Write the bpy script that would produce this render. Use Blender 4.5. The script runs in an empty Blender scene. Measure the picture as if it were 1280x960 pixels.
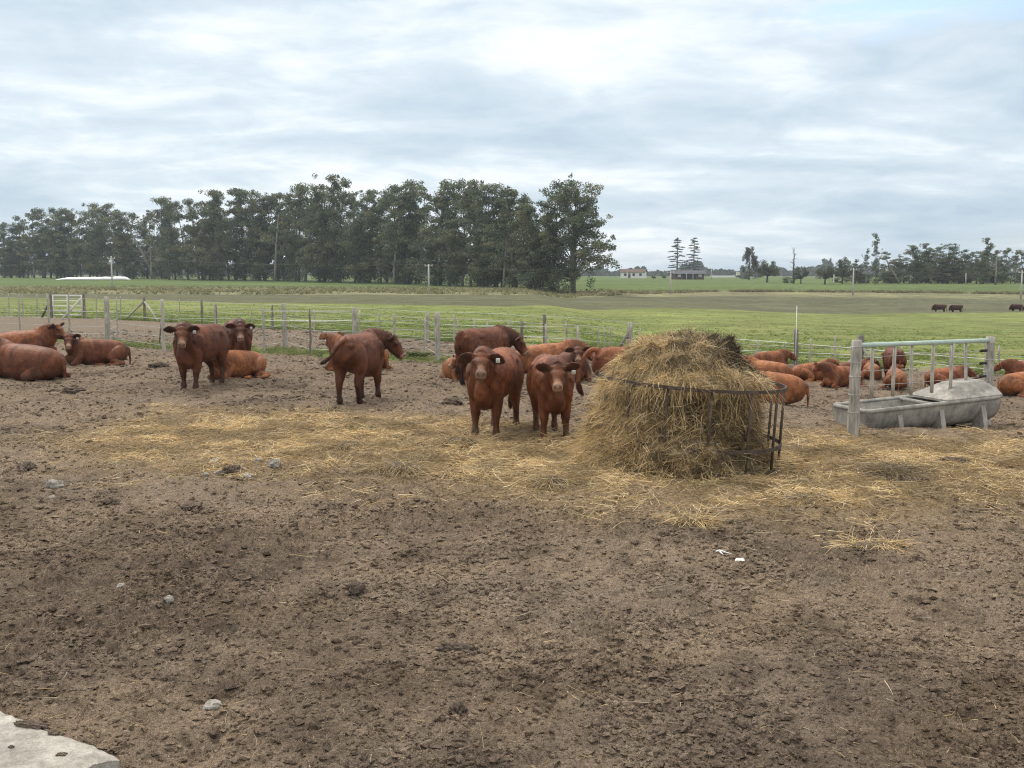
import bpy, math, random
import numpy as np
from mathutils import Vector, Matrix

R = math.radians
rng = np.random.default_rng(11)
random.seed(5)
scene = bpy.context.scene
COL = scene.collection

# ------------------------------------------------------------------ camera
CAM_H, F, HZ = 2.25, 1300.0, 342.0
PITCH = math.atan((480 - HZ) / F)
cp, sp = math.cos(PITCH), math.sin(PITCH)
cam = bpy.data.cameras.new('camera')
cam.sensor_width = 36.0
cam.lens = F / 1280 * 36.0
cam.clip_end = 6000
cam.clip_start = 0.1
camo = bpy.data.objects.new('camera', cam)
camo.location = (0, 0, CAM_H)
camo.rotation_euler = (math.pi / 2 - PITCH, 0, 0)
COL.objects.link(camo)
scene.camera = camo


def sst(a, b, x):
    t = np.clip((np.asarray(x, float) - a) / (b - a), 0, 1)
    return t * t * (3 - 2 * t)


def terrain(x, y):
    """large shape of the land"""
    right = -0.65 * sst(1.5, 7, x) * sst(13, 24, y) - 1.15 * sst(8, 35, x) * sst(30, 95, y)
    right = right * (1 - sst(125, 205, y))
    rise = sst(150, 300, y) * (1.0 - 0.6 * sst(-20, 60, x))
    return right + rise


def ray(u, v):
    a, b = (u - 640) / F, -(v - 480) / F
    return np.array([a, cp + b * sp, -sp + b * cp])


def gp(u, v, dz=0.0):
    """ground point under a pixel of the 1280 x 960 photograph"""
    d = ray(u, v)
    lo, t = 0.0, 2.0
    while t < 3000:
        p = d * t
        if CAM_H + p[2] < float(terrain(p[0], p[1])) + dz:
            break
        lo = t
        t *= 1.03
    hi = t
    for _ in range(40):
        m = 0.5 * (lo + hi)
        p = d * m
        if CAM_H + p[2] < float(terrain(p[0], p[1])) + dz:
            hi = m
        else:
            lo = m
    p = d * hi
    return Vector((p[0], p[1], float(terrain(p[0], p[1])) + dz))


def at(u, D):
    x = (u - 640) / F * D
    return Vector((x, D, float(terrain(x, D))))


def zat(v, D):
    """height of something seen at pixel row v at distance D"""
    d = ray(640, v)
    return CAM_H + d[2] / d[1] * D


# ------------------------------------------------------------------ noise
def _h(ix, iy, iz, s):
    n = (ix.astype(np.int64) * 374761393 + iy.astype(np.int64) * 668265263 + iz * 2147483647 + s * 1274126177) & 0xffffffff
    n = ((n ^ (n >> 13)) * 1274126177) & 0xffffffff
    n = ((n ^ (n >> 16)) * 2246822519) & 0xffffffff
    return (n ^ (n >> 15)) & 0xffffffff


def pn(x, y, s=0):
    x0, y0 = np.floor(x), np.floor(y)
    fx, fy = x - x0, y - y0
    ux, uy = fx ** 3 * (fx * (fx * 6 - 15) + 10), fy ** 3 * (fy * (fy * 6 - 15) + 10)

    def g(dx, dy):
        a = _h(x0 + dx, y0 + dy, 0, s) * (2 * math.pi / 4294967296.0)
        return np.cos(a) * (fx - dx) + np.sin(a) * (fy - dy)
    a = g(0, 0) * (1 - ux) + g(1, 0) * ux
    b = g(0, 1) * (1 - ux) + g(1, 1) * ux
    return (a * (1 - uy) + b * uy) * 1.5


def fbm(x, y, s=0, o=4, gain=.5):
    t, a = 0, 1
    for k in range(o):
        t = t + a * pn(x * 2 ** k + 17.3 * k, y * 2 ** k - 9.1 * k, s + k)
        a *= gain
    return t


def worley(x, y, s=0):
    """distance to the nearest feature point"""
    x0, y0 = np.floor(x), np.floor(y)
    best = np.full(np.shape(x), 9.0)
    for dx in (-1, 0, 1):
        for dy in (-1, 0, 1):
            px = x0 + dx + _h(x0 + dx, y0 + dy, 1, s) / 4294967296.0
            py = y0 + dy + _h(x0 + dx, y0 + dy, 2, s) / 4294967296.0
            best = np.minimum(best, (px - x) ** 2 + (py - y) ** 2)
    return np.sqrt(best)


def near_h(x, y):
    """trampled surface of the paddock"""
    x, y = np.asarray(x, float), np.asarray(y, float)
    r = np.hypot(x, y)
    fade = 1 - sst(22, 60, r)
    rough = 0.55 + 0.75 * sst(-0.25, 0.5, fbm(x * .35, y * .35, 40, 3)) + 0.5 * np.exp(-((x + 2.6) ** 2 / 1.6 + (y - 7.0) ** 2 / 3.0))
    wx, wy = x + .05 * pn(x * 6, y * 6, 3), y + .05 * pn(x * 6, y * 6, 4)
    h = .035 * fbm(x * .5, y * .5, 1, 2)
    h = h + .022 * pn(x * 1.6, y * 1.6, 21) + .024 * pn(wx * 4, wy * 4, 22)

    def lumps(f, seed, thr):
        jx, jy = wx * f + .35 * pn(wx * f * 1.7, wy * f * 1.7, seed + 50), wy * f + .35 * pn(wx * f * 1.7, wy * f * 1.7, seed + 51)
        w = worley(jx, jy, seed)
        return np.sqrt(np.maximum(.30 - w * w, 0)) * sst(thr, thr + .5, pn(wx * f * .33, wy * f * .33, seed + 60) + .25)
    h = h + rough * (.030 * lumps(7.0, 5, -.1) + .026 * lumps(15, 6, -.2) + .018 * lumps(33, 7, -.3))
    h = h + rough * (.012 * pn(wx * 20, wy * 20, 8) + .008 * pn(x * 52, y * 52, 9))
    # hoof prints
    w = worley(wx * 2.7, wy * 2.7, 12)
    h = h - .05 * np.exp(-(w / .2) ** 2) * sst(.0, .3, pn(x * .8, y * .8, 33) + .15)
    h = h + .10 * np.exp(-((x + 2.75) ** 2 / .35 + (y - 7.6) ** 2 / .25)) + .07 * np.exp(-((x + 2.2) ** 2 / .12 + (y - 8.5) ** 2 / .1))
    h = h + .11 * np.exp(-((x - 4.85) ** 2 / .16 + (y - 14.75) ** 2 / .10)) + .06 * np.exp(-((x - 6.1) ** 2 / .5 + (y - 14.9) ** 2 / .05))
    return h * fade


def gh(x, y):
    return terrain(x, y) + near_h(x, y)


# ------------------------------------------------------------------ mesh helpers
def link(name, me, mat=None, parent=None):
    o = bpy.data.objects.new(name, me)
    COL.objects.link(o)
    if mat is not None and not me.materials:
        me.materials.append(mat)
    if parent is not None:
        o.parent = parent
    return o


def mk(name, V, quads=None, tris=None, smooth=True, col=None, colname='tint'):
    V = np.asarray(V, np.float32).reshape(-1, 3)
    me = bpy.data.meshes.new(name)
    q = np.zeros((0, 4), np.int32) if quads is None or len(quads) == 0 else np.asarray(quads, np.int32)
    t = np.zeros((0, 3), np.int32) if tris is None or len(tris) == 0 else np.asarray(tris, np.int32)
    me.vertices.add(len(V))
    me.vertices.foreach_set('co', V.ravel())
    loops = np.concatenate([q.ravel(), t.ravel()])
    me.loops.add(len(loops))
    me.loops.foreach_set('vertex_index', loops)
    n = len(q) + len(t)
    me.polygons.add(n)
    st = np.concatenate([np.arange(len(q)) * 4, len(q) * 4 + np.arange(len(t)) * 3]).astype(np.int32)
    me.polygons.foreach_set('loop_start', st)
    me.polygons.foreach_set('use_smooth', np.full(n, smooth))
    me.update(calc_edges=True)
    if col is not None:
        setcol(me, col, colname)
    return me


def setcol(me, col, name='tint'):
    a = me.attributes.new(name, 'FLOAT_COLOR', 'POINT')
    c = np.ones((len(me.vertices), 4), np.float32)
    c[:, :3] = col
    a.data.foreach_set('color', c.ravel())


class Acc:
    """collects shapes that make ONE mesh"""
    def __init__(self):
        self.V, self.Q, self.T, self.C, self.n = [], [], [], [], 0

    def add(self, V, Q=None, T=None, c=None):
        V = np.asarray(V, float).reshape(-1, 3)
        if Q is not None and len(Q):
            self.Q.append(np.asarray(Q) + self.n)
        if T is not None and len(T):
            self.T.append(np.asarray(T) + self.n)
        if c is not None:
            self.C.append(np.broadcast_to(np.asarray(c, float), (len(V), 3)))
        self.V.append(V)
        self.n += len(V)
        return self

    def mesh(self, name, smooth=True):
        return mk(name, np.concatenate(self.V), np.concatenate(self.Q) if self.Q else None,
                  np.concatenate(self.T) if self.T else None, smooth, np.concatenate(self.C) if self.C else None)

    def build(self, name, mat, parent=None, smooth=True):
        return link(name, self.mesh(name, smooth), mat, parent)


def norm(v):
    v = np.asarray(v, float)
    return v / (np.linalg.norm(v, axis=-1, keepdims=True) + 1e-9)


def catmull(P, m):
    P = np.asarray(P, float)
    if m <= 1 or len(P) < 3:
        return P
    E = np.vstack([2 * P[0] - P[1], P, 2 * P[-1] - P[-2]])
    out = []
    for i in range(1, len(E) - 2):
        a, b, c, d = E[i - 1:i + 3]
        for k in range(m):
            t = k / m
            out.append(.5 * ((2 * b) + (c - a) * t + (2 * a - 5 * b + 4 * c - d) * t * t + (3 * b - a - 3 * c + d) * t ** 3))
    out.append(P[-1])
    return np.array(out)


def loft(rows, up=(0, 0, 1), n=14, m=3, ex=2.0):
    """rows of (x, y, z, width radius, height radius): a closed tube"""
    P = catmull(np.array(rows, float), m)
    P[:, 3:] = np.maximum(P[:, 3:], .002)
    C = P[:, :3]
    T = norm(np.gradient(C, axis=0))
    U = np.asarray(up, float)
    S = norm(np.cross(T, np.broadcast_to(U, T.shape)))
    Uu = norm(np.cross(S, T))
    a = np.linspace(0, 2 * math.pi, n, endpoint=False)
    ca, sa = np.cos(a), np.sin(a)
    ca, sa = np.sign(ca) * np.abs(ca) ** (2 / ex), np.sign(sa) * np.abs(sa) ** (2 / ex)
    V = C[:, None] + S[:, None] * (P[:, 3][:, None] * ca)[..., None] + Uu[:, None] * (P[:, 4][:, None] * sa)[..., None]
    k = len(C)
    i = np.arange(k - 1)[:, None] * n
    j = np.arange(n)[None]
    j2 = (j + 1) % n
    Q = np.stack([i + j, i + j2, i + n + j2, i + n + j], -1).reshape(-1, 4)
    V = np.vstack([V.reshape(-1, 3), C[0], C[-1]])
    c0, c1 = k * n, k * n + 1
    jj = np.arange(n)
    T0 = np.stack([np.full(n, c0), (jj + 1) % n, jj], -1)
    T1 = np.stack([np.full(n, c1), (k - 1) * n + jj, (k - 1) * n + (jj + 1) % n], -1)
    return V, Q, np.vstack([T0, T1])


def tube(P, r, n=6, m=1):
    P = np.asarray(P, float)
    r = np.broadcast_to(np.asarray(r, float), (len(P),))
    d = norm(P[-1] - P[0])
    up = (1, 0, 0) if abs(d[2]) > .7 else (0, 0, 1)
    return loft(np.column_stack([P, r, r]), up, n, m)


def box(c, s, rot=None):
    c, s = np.asarray(c, float), np.asarray(s, float) / 2
    V = np.array([[x, y, z] for x in (-1, 1) for y in (-1, 1) for z in (-1, 1)], float) * s
    if rot is not None:
        V = V @ np.array(rot).T
    return V + c, [[0, 1, 3, 2], [4, 6, 7, 5], [0, 4, 5, 1], [2, 3, 7, 6], [0, 2, 6, 4], [1, 5, 7, 3]]


def bevel_box(c, s, b=.01):
    """box with its edges taken off"""
    c, s = np.asarray(c, float), np.asarray(s, float) / 2
    pts = []
    for z, k in ((-1, b), (-1, 0), (1, 0), (1, b)):
        zz = z * (s[2] if k else s[2] - b)
        hx, hy = s[0] - k, s[1] - k
        q = b
        for sx, sy in ((1, 1), (-1, 1), (-1, -1), (1, -1)):
            if sx * sy > 0:
                pts += [(sx * hx, sy * (hy - q), zz), (sx * (hx - q), sy * hy, zz)]
            else:
                pts += [(sx * (hx - q), sy * hy, zz), (sx * hx, sy * (hy - q), zz)]
    V = np.array(pts) + c
    Q = [[r * 8 + j, r * 8 + (j + 1) % 8, r * 8 + 8 + (j + 1) % 8, r * 8 + 8 + j] for r in range(3) for j in range(8)]
    T = [[0, j + 1, j] for j in range(1, 7)] + [[24, 24 + j, 24 + j + 1] for j in range(1, 7)]
    return V, Q, T


def rough_post(h, r, seed, n=9, lean=(0, 0), cut=.0):
    """a hewn wooden post standing at the origin"""
    g = np.random.default_rng(seed)
    k = max(5, int(h / .12))
    z = np.linspace(-.25, h, k)
    rows = np.column_stack([lean[0] * z + .006 * g.normal(size=k), lean[1] * z + .006 * g.normal(size=k), z,
                            r * (1.06 - .14 * z / h) * (1 + .05 * g.normal(size=k)), r * (1.04 - .12 * z / h) * (1 + .05 * g.normal(size=k))])
    V, Q, T = loft(rows, (1, 0, 0), n, 1, 2.4)
    return V, Q, T


def tag(o, label=None, cat=None, group=None, kind=None):
    if label:
        o['label'] = label
    if cat:
        o['category'] = cat
    if group:
        o['group'] = group
    if kind:
        o['kind'] = kind
    return o


def empty(name, loc=(0, 0, 0), rz=0.0):
    o = bpy.data.objects.new(name, None)
    o.empty_display_size = .2
    o.location = loc
    o.rotation_euler = (0, 0, rz)
    COL.objects.link(o)
    return o


def copy_tree(o, parent=None):
    c = o.copy()
    COL.objects.link(c)
    if parent is not None:
        c.parent = parent
    for ch in list(o.children):
        copy_tree(ch, c)
    return c


# ------------------------------------------------------------------ materials
def mat(name, base=(.5, .5, .5), rough=.8, spec=.3, noise=None, bump=None, attr=None, metallic=0.0, transl=0.0, sheen=0.0):
    """noise = list of (scale, low, high, stretch) that multiply the colour; bump = list of (scale, strength, distance, stretch)"""
    m = bpy.data.materials.new(name)
    m.use_nodes = True
    nt = m.node_tree
    nt.nodes.clear()
    out = nt.nodes.new('ShaderNodeOutputMaterial')
    b = nt.nodes.new('ShaderNodeBsdfPrincipled')
    b.inputs['Roughness'].default_value = rough
    b.inputs['Specular IOR Level'].default_value = spec
    b.inputs['Metallic'].default_value = metallic
    if sheen:
        b.inputs['Sheen Weight'].default_value = sheen
        b.inputs['Sheen Roughness'].default_value = .5
        b.inputs['Sheen Tint'].default_value = (1, .75, .55, 1)
    tc = nt.nodes.new('ShaderNodeTexCoord')
    if attr:
        a = nt.nodes.new('ShaderNodeAttribute')
        a.attribute_name = attr
        c = a.outputs['Color']
    else:
        g = nt.nodes.new('ShaderNodeRGB')
        g.outputs[0].default_value = (*base, 1)
        c = g.outputs[0]

    def nz(scale, st, detail=4, rgh=.6):
        mp = nt.nodes.new('ShaderNodeMapping')
        mp.inputs['Scale'].default_value = st
        nt.links.new(tc.outputs['Object'], mp.inputs['Vector'])
        t = nt.nodes.new('ShaderNodeTexNoise')
        t.inputs['Scale'].default_value = scale
        t.inputs['Detail'].default_value = detail
        t.inputs['Roughness'].default_value = rgh
        nt.links.new(mp.outputs[0], t.inputs['Vector'])
        return t.outputs['Fac']
    for sc_, lo, hi, st in noise or ():
        f = nz(sc_, st)
        mr = nt.nodes.new('ShaderNodeMapRange')
        mr.inputs['From Min'].default_value = .3
        mr.inputs['From Max'].default_value = .7
        mr.inputs['To Min'].default_value = lo
        mr.inputs['To Max'].default_value = hi
        nt.links.new(f, mr.inputs['Value'])
        mx = nt.nodes.new('ShaderNodeVectorMath')
        mx.operation = 'SCALE'
        nt.links.new(c, mx.inputs[0])
        nt.links.new(mr.outputs[0], mx.inputs['Scale'])
        c = mx.outputs[0]
    prev = None
    for sc_, stn, dist, st in bump or ():
        f = nz(sc_, st, 6, .65)
        bp = nt.nodes.new('ShaderNodeBump')
        bp.inputs['Strength'].default_value = stn
        bp.inputs['Distance'].default_value = dist
        nt.links.new(f, bp.inputs['Height'])
        if prev is not None:
            nt.links.new(prev, bp.inputs['Normal'])
        prev = bp.outputs['Normal']
    if prev is not None:
        nt.links.new(prev, b.inputs['Normal'])
    nt.links.new(c, b.inputs['Base Color'])
    if transl:
        tr = nt.nodes.new('ShaderNodeBsdfTranslucent')
        nt.links.new(c, tr.inputs['Color'])
        mx = nt.nodes.new('ShaderNodeMixShader')
        mx.inputs[0].default_value = transl
        nt.links.new(b.outputs[0], mx.inputs[1])
        nt.links.new(tr.outputs[0], mx.inputs[2])
        nt.links.new(mx.outputs[0], out.inputs['Surface'])
    else:
        nt.links.new(b.outputs[0], out.inputs['Surface'])
    return m


I3 = (1, 1, 1)
M = {}
M['ground'] = mat('paddock_soil', attr='tint', rough=.92, spec=.12,
                  noise=[(45, .62, 1.38, I3), (9, .85, 1.15, I3), (150, .65, 1.35, I3)], bump=[(48, 1.0, .045, I3), (130, .9, .016, I3)])
M['field'] = mat('pasture_grass', attr='tint', rough=.95, spec=.1,
                 noise=[(1.3, .68, 1.3, (.6, 1, 1)), (5, .7, 1.3, I3), (.22, .84, 1.15, I3)], bump=[(7, .8, .10, I3)])
M['straw'] = mat('dry_straw', attr='tint', rough=.7, spec=.25, transl=.18)
M['grass'] = mat('green_blades', attr='tint', rough=.7, spec=.2, transl=.25)
M['core'] = mat('packed_hay', attr='tint', rough=.95, spec=.1, noise=[(28, .45, 1.5, (1, 1, 2.2)), (7, .7, 1.3, I3)], bump=[(40, .9, .03, (1, 1, 2.5))])
M['hide'] = mat('red_hide', attr='tint', rough=.6, spec=.25, noise=[(60, .68, 1.32, (1, 1, .4)), (14, .82, 1.18, (1, 1, .6)), (4, .85, 1.15, I3)], bump=[(85, .35, .006, (1, 1, .4))])
M['hair'] = mat('coat_hair', attr='tint', rough=.5, spec=.35)
M['eye'] = mat('dark_eye', (.012, .009, .008), .12, .5)
M['ear_tag'] = mat('white_plastic_tag', (.8, .8, .76), .5, .4, noise=[(30, .9, 1.05, I3)])
M['wood'] = mat('weathered_wood', (.38, .352, .31), .9, .15, noise=[(9, .6, 1.35, (4, 4, .5)), (40, .75, 1.2, (5, 5, .35)), (2.5, .8, 1.2, I3)], bump=[(30, .7, .012, (5, 5, .3))])
M['dark_wood'] = mat('dark_old_wood', (.20, .18, .155), .9, .15, noise=[(9, .6, 1.35, (4, 4, .5)), (40, .75, 1.2, (5, 5, .35))], bump=[(30, .7, .012, (5, 5, .3))])
M['pale_wood'] = mat('bleached_batten_wood', (.43, .40, .35), .9, .15, noise=[(9, .65, 1.3, (4, 4, .5)), (40, .75, 1.2, (5, 5, .35))], bump=[(30, .6, .01, (5, 5, .3))])
M['wire'] = mat('galvanised_wire', (.46, .46, .44), .5, .4, metallic=.4)
M['tape'] = mat('white_fence_tape', (.72, .72, .68), .7, .3)
M['black'] = mat('black_rubber', (.02, .02, .02), .6, .3)
M['iron'] = mat('rusty_iron', (.075, .055, .042), .8, .3, noise=[(12, .6, 1.6, I3), (60, .75, 1.3, I3)], bump=[(60, .4, .004, I3)], metallic=.2)
M['pipe'] = mat('pale_green_pipe', (.42, .52, .46), .55, .4, noise=[(6, .85, 1.1, I3), (40, .9, 1.08, I3)])
M['concrete'] = mat('stained_concrete', (.33, .31, .275), .9, .2, noise=[(3, .66, 1.28, (1, 1, 1.6)), (11, .70, 1.25, (1, 1, .5)), (70, .82, 1.15, I3)], bump=[(50, .25, .004, I3)])
M['slab'] = mat('pale_concrete', (.40, .37, .32), .9, .2, noise=[(4, .72, 1.16, I3), (22, .66, 1.18, I3), (110, .75, 1.15, I3)], bump=[(45, .5, .01, I3), (160, .4, .004, I3)])
M['stone'] = mat('pale_stone', (.36, .33, .285), .9, .2, noise=[(9, .75, 1.15, I3), (38, .7, 1.15, I3)], bump=[(30, .5, .01, I3)])
M['clod'] = mat('mud_clod', (.125, .095, .072), .95, .15, noise=[(20, .7, 1.35, I3), (90, .7, 1.3, I3)], bump=[(60, .8, .012, I3)])
M['dung'] = mat('dark_dung', (.105, .081, .062), .95, .12, noise=[(20, .7, 1.4, I3), (90, .7, 1.3, I3)], bump=[(50, .9, .015, I3)])
M['rag'] = mat('white_scrap', (.78, .77, .73), .7, .3, noise=[(14, .85, 1.05, I3)])
M['bark'] = mat('grey_bark', (.13, .115, .10), .95, .1, noise=[(2.5, .6, 1.5, (1, 1, .25)), (9, .75, 1.25, (2, 2, .4))])
M['pale_bark'] = mat('pale_bark', (.27, .25, .215), .95, .1, noise=[(2, .6, 1.3, (1, 1, .3)), (9, .8, 1.2, (2, 2, .4))])
M['leaf'] = mat('eucalyptus_leaves', attr='tint', rough=.65, spec=.25, transl=.22)
M['white_wall'] = mat('whitewashed_wall', (.72, .71, .68), .9, .2, noise=[(1.2, .88, 1.06, I3)])
M['brick'] = mat('dark_red_wall', (.12, .065, .055), .9, .2, noise=[(1.5, .8, 1.2, I3)])
M['roof'] = mat('brown_tiled_roof', (.13, .088, .070), .9, .2, noise=[(2, .8, 1.2, I3)])
M['grey_roof'] = mat('slate_grey_roof', (.085, .085, .095), .8, .3, noise=[(2, .85, 1.15, I3)])
M['glass'] = mat('window_glass', (.03, .035, .04), .15, .5)
M['silage'] = mat('white_silage_plastic', (.80, .80, .80), .45, .4, noise=[(.3, .94, 1.04, I3)])
M['pole'] = mat('concrete_pole', (.47, .46, .42), .9, .2, noise=[(3, .85, 1.1, I3)])
M['plaster'] = mat('cream_render', (.62, .58, .48), .9, .2, noise=[(2, .9, 1.06, I3)])


# ------------------------------------------------------------------ ground
def polar_line(pts):
    """a line on the land given by pixels: distance as a function of bearing"""
    P = [gp(u, v) for u, v in pts]
    th = np.array([math.atan2(p.x, p.y) for p in P])
    rr = np.array([math.hypot(p.x, p.y) for p in P])
    return lambda t: np.interp(t, th, rr)


LQ = polar_line([(-250, 391), (0, 396), (130, 399), (180, 401), (341, 411), (540, 426), (700, 437), (850, 447), (995, 456), (1280, 471), (1500, 480)])
LP = polar_line([(-250, 408), (0, 421), (135, 430), (250, 437), (400, 443), (548, 450), (700, 456), (850, 463), (1280, 480)])
L2 = polar_line([(-250, 368), (0, 372), (300, 379), (640, 384), (900, 387), (1280, 391), (1500, 393)])
L3 = polar_line([(-250, 366), (0, 367.5), (300, 368.5), (640, 369), (900, 370), (1280, 375), (1500, 377)])
L4 = polar_line([(-250, 357), (0, 358.5), (400, 359.5), (700, 363), (900, 364), (1280, 367), (1500, 368)])

SEG = [(-4.0, 14.6), (1.2, 12.3), (10.5, 11.6)]
RING = at(860, 12.4)


def straw_density(x, y):
    x, y = np.asarray(x, float), np.asarray(y, float)
    d = np.full(np.shape(x), 99.0)
    for (ax, ay), (bx, by) in zip(SEG[:-1], SEG[1:]):
        L2_ = (bx - ax) ** 2 + (by - ay) ** 2
        t = np.clip(((x - ax) * (bx - ax) + (y - ay) * (by - ay)) / L2_, 0, 1)
        d = np.minimum(d, np.hypot(x - ax - t * (bx - ax), y - ay - t * (by - ay)))
    d = d + .9 * fbm(x * .55, y * .55, 60, 4) + .45 * fbm(x * 2.2, y * 2.2, 70, 2)
    s = 1 - sst(.7, 3.9, d)
    dr = np.hypot(x - RING.x, y - RING.y)
    s = np.maximum(s, 1 - sst(1.3, 2.6, dr + .3 * fbm(x * 1.3, y * 1.3, 65, 2)))
    return s


def ground_colour(x, y):
    th, r = np.arctan2(x, y), np.hypot(x, y)
    n1, n2, n3 = fbm(x * .35, y * .35, 80, 4), fbm(x * 1.4, y * 1.4, 90, 3), fbm(x * .06, y * .06, 95, 3)
    dry = np.array([.325, .246, .178])
    wet = np.array([.205, .154, .114])
    k = sst(-.55, .5, n1 + .35 * n2 + .25 * (y - 7.5) / 8 - 1.0 * np.exp(-((x + 3.2) ** 2 / 1.6 + (y - 7.4) ** 2 / 2.6)))
    c = wet + (dry - wet) * k[..., None]
    c = c * (1 + .10 * n2[..., None])
    gr = np.array([.275, .22, .172])
    w = (.35 * sst(-.1, .6, fbm(x * .5, y * .5, 99, 3)))[..., None]
    c = c * (1 - w) + gr * w
    st = straw_density(x, y)
    sc = np.array([.36, .255, .13])
    w = (.72 * st + .10 * sst(0, .6, fbm(x * .9, y * .9, 101, 3)))[..., None]
    c = c * (1 - w) + sc * w
    mott = sst(.12, .62, fbm(x * 2.6, y * 1.9, 180, 4)) * .22
    mott = mott + .20 * sst(.30, .75, fbm(x * 7, y * 5, 184, 3))
    c = c * (1 - np.clip(mott, 0, .7)[..., None])
    lt = (.30 * sst(.25, .7, fbm(x * 5.2, y * 3.6, 188, 3)))[..., None]
    c = c * (1 - lt) + np.array([.36, .275, .20]) * lt
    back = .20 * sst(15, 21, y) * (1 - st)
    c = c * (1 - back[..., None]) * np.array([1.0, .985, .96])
    # beyond the paddock
    jit = 1 + .010 * fbm(x * .8, y * .8, 110, 3) + .006 * n3
    rj = r * jit
    # grass verge along the near fence
    p = LP(th)
    gv = (1 - sst(1.0, 1.9, np.abs(rj - p - .4) + .5 * fbm(x * .7, y * .7, 115, 3))) * sst(-.48, -.34, th) * (1 - sst(-.06, -.03, th))
    gcol = np.array([.150, .175, .055]) * (1 + .35 * fbm(x * 1.1, y * 1.1, 118, 3))[..., None]
    c = c * (1 - gv[..., None]) + gcol * gv[..., None]
    lane = sst(.4, 2.2, rj - p)
    c = c * (1 - .6 * lane[..., None]) + np.array([.205, .163, .120]) * (.6 * lane[..., None])
    # pasture
    q = LQ(th)
    g = sst(-.2, 2.0, rj - q + 1.0 * fbm(x * .6, y * .6, 120, 3))
    bare = .6 * sst(.15, .6, fbm(x * .16, y * .45, 125, 4)) * (1 - sst(2, 22, r - q))
    green = np.array([.162, .190, .058]) * (1 + .20 * n3 + .25 * fbm(x * .22, y * .5, 127, 4) + .12 * fbm(x * 1.2, y * 1.2, 128, 2))[..., None]
    yel = np.array([.205, .205, .075])
    yw = (.6 * sst(-.2, .5, fbm(x * .11, y * .3, 129, 3)))[..., None]
    green = green * (1 - yw) + yel * yw
    green = green * (1 - bare[..., None]) + np.array([.17, .145, .085]) * bare[..., None]
    c = c * (1 - g[..., None]) + green * g[..., None]
    j2 = r * (1 + .012 * fbm(x * .25, y * .25, 130, 3))
    a = sst(-1.0, 3.0, j2 - L2(th))
    ol = np.array([.112, .112, .062]) * (1 + .18 * fbm(x * .05, y * .3, 131, 3) + .12 * fbm(x * .4, y * .8, 133, 3))[..., None]
    c = c * (1 - a[..., None]) + ol * a[..., None]
    a = sst(-1.5, 3.0, j2 - L3(th))
    tan = np.array([.190, .180, .098]) * (1 + .25 * fbm(x * .12, y * .12, 132, 4))[..., None]
    c = c * (1 - a[..., None]) + tan * a[..., None]
    a = sst(-2, 3, j2 - L4(th))
    far = np.array([.105, .140, .047]) * (1 + .18 * fbm(x * .03, y * .06, 134, 4))[..., None]
    c = c * (1 - a[..., None]) + far * a[..., None]
    return np.clip(c, .01, 1)


def build_ground():
    rr = np.concatenate([np.geomspace(.35, 3.6, 45, endpoint=False), np.exp(np.arange(math.log(3.6), math.log(30), .0029)),
                         np.exp(np.arange(math.log(30), math.log(330), .008)), np.geomspace(332, 3500, 40)])
    th = np.concatenate([np.linspace(R(-36), R(36), 900), np.linspace(R(36), R(324), 120)[1:-1]])
    nr, nt_ = len(rr), len(th)
    RR, TH = np.meshgrid(rr, th, indexing='ij')
    X, Y = RR * np.sin(TH), RR * np.cos(TH)
    Z = gh(X, Y)
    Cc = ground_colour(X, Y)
    V = np.stack([X, Y, Z], -1).reshape(-1, 3)
    Cc = Cc.reshape(-1, 3)
    i = np.arange(nr - 1)[:, None] * nt_
    j = np.arange(nt_)[None]
    j2 = (j + 1) % nt_
    Q = np.stack([i + j, i + nt_ + j, i + nt_ + j2, i + j2], -1)
    # the pasture starts at the far fence line
    split = (RR[:-1] + .5 * (RR[1:] - RR[:-1])) > np.where(np.abs(TH[:-1]) < R(75), LQ(TH[:-1]), 45.0)
    for nm, sel, m in (('ground', ~split, M['ground']), ('grass_field', split, M['field'])):
        q = Q[sel].reshape(-1, 4)
        used = np.zeros(len(V), bool)
        used[q.ravel()] = True
        idx = np.cumsum(used) - 1
        vv, cc, q = V[used], Cc[used], idx[q]
        t = None
        if nm == 'ground':
            c = len(vv)
            vv = np.vstack([vv, [0, 0, float(gh(0, 0))]])
            cc = np.vstack([cc, cc[0]])
            jj = np.arange(nt_)
            t = np.stack([np.full(nt_, c), jj, (jj + 1) % nt_], -1)
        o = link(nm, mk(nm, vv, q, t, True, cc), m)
        tag(o, kind='structure')


build_ground()


# ------------------------------------------------------------------ strands
def strands(P0, D, L, W, B, K=4, face=None):
    """ribbons: start, direction, length, width, bend vector"""
    n = len(P0)
    s = np.linspace(0, 1, K)
    P = P0[:, None] + D[:, None] * (L[:, None] * s)[..., None] + B[:, None] * (L[:, None] * s ** 2)[..., None]
    side = norm(np.cross(D, rng.normal(size=(n, 3)) if face is None else face + .25 * rng.normal(size=(n, 3)))) * (W / 2)[:, None]
    tp = 1 - .55 * s
    V = np.stack([P - side[:, None] * tp[None, :, None], P + side[:, None] * tp[None, :, None]], 2)
    b = (np.arange(n) * K * 2)[:, None]
    k = (np.arange(K - 1) * 2)[None]
    Q = np.stack([b + k, b + k + 1, b + k + 3, b + k + 2], -1).reshape(-1, 4)
    return V.reshape(-1, 3), Q


STRAW = np.array([[.60, .44, .225], [.50, .355, .17], [.72, .575, .345], [.38, .268, .135], [.44, .36, .24], [.17, .120, .068], [.53, .445, .32]])


def straw_cols(n, p=None):
    i = rng.choice(len(STRAW), n, p=p)
    return STRAW[i] * rng.uniform(.85, 1.4, (n, 1))


def rep(c, K):
    return np.repeat(c, K * 2, axis=0)


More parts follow.
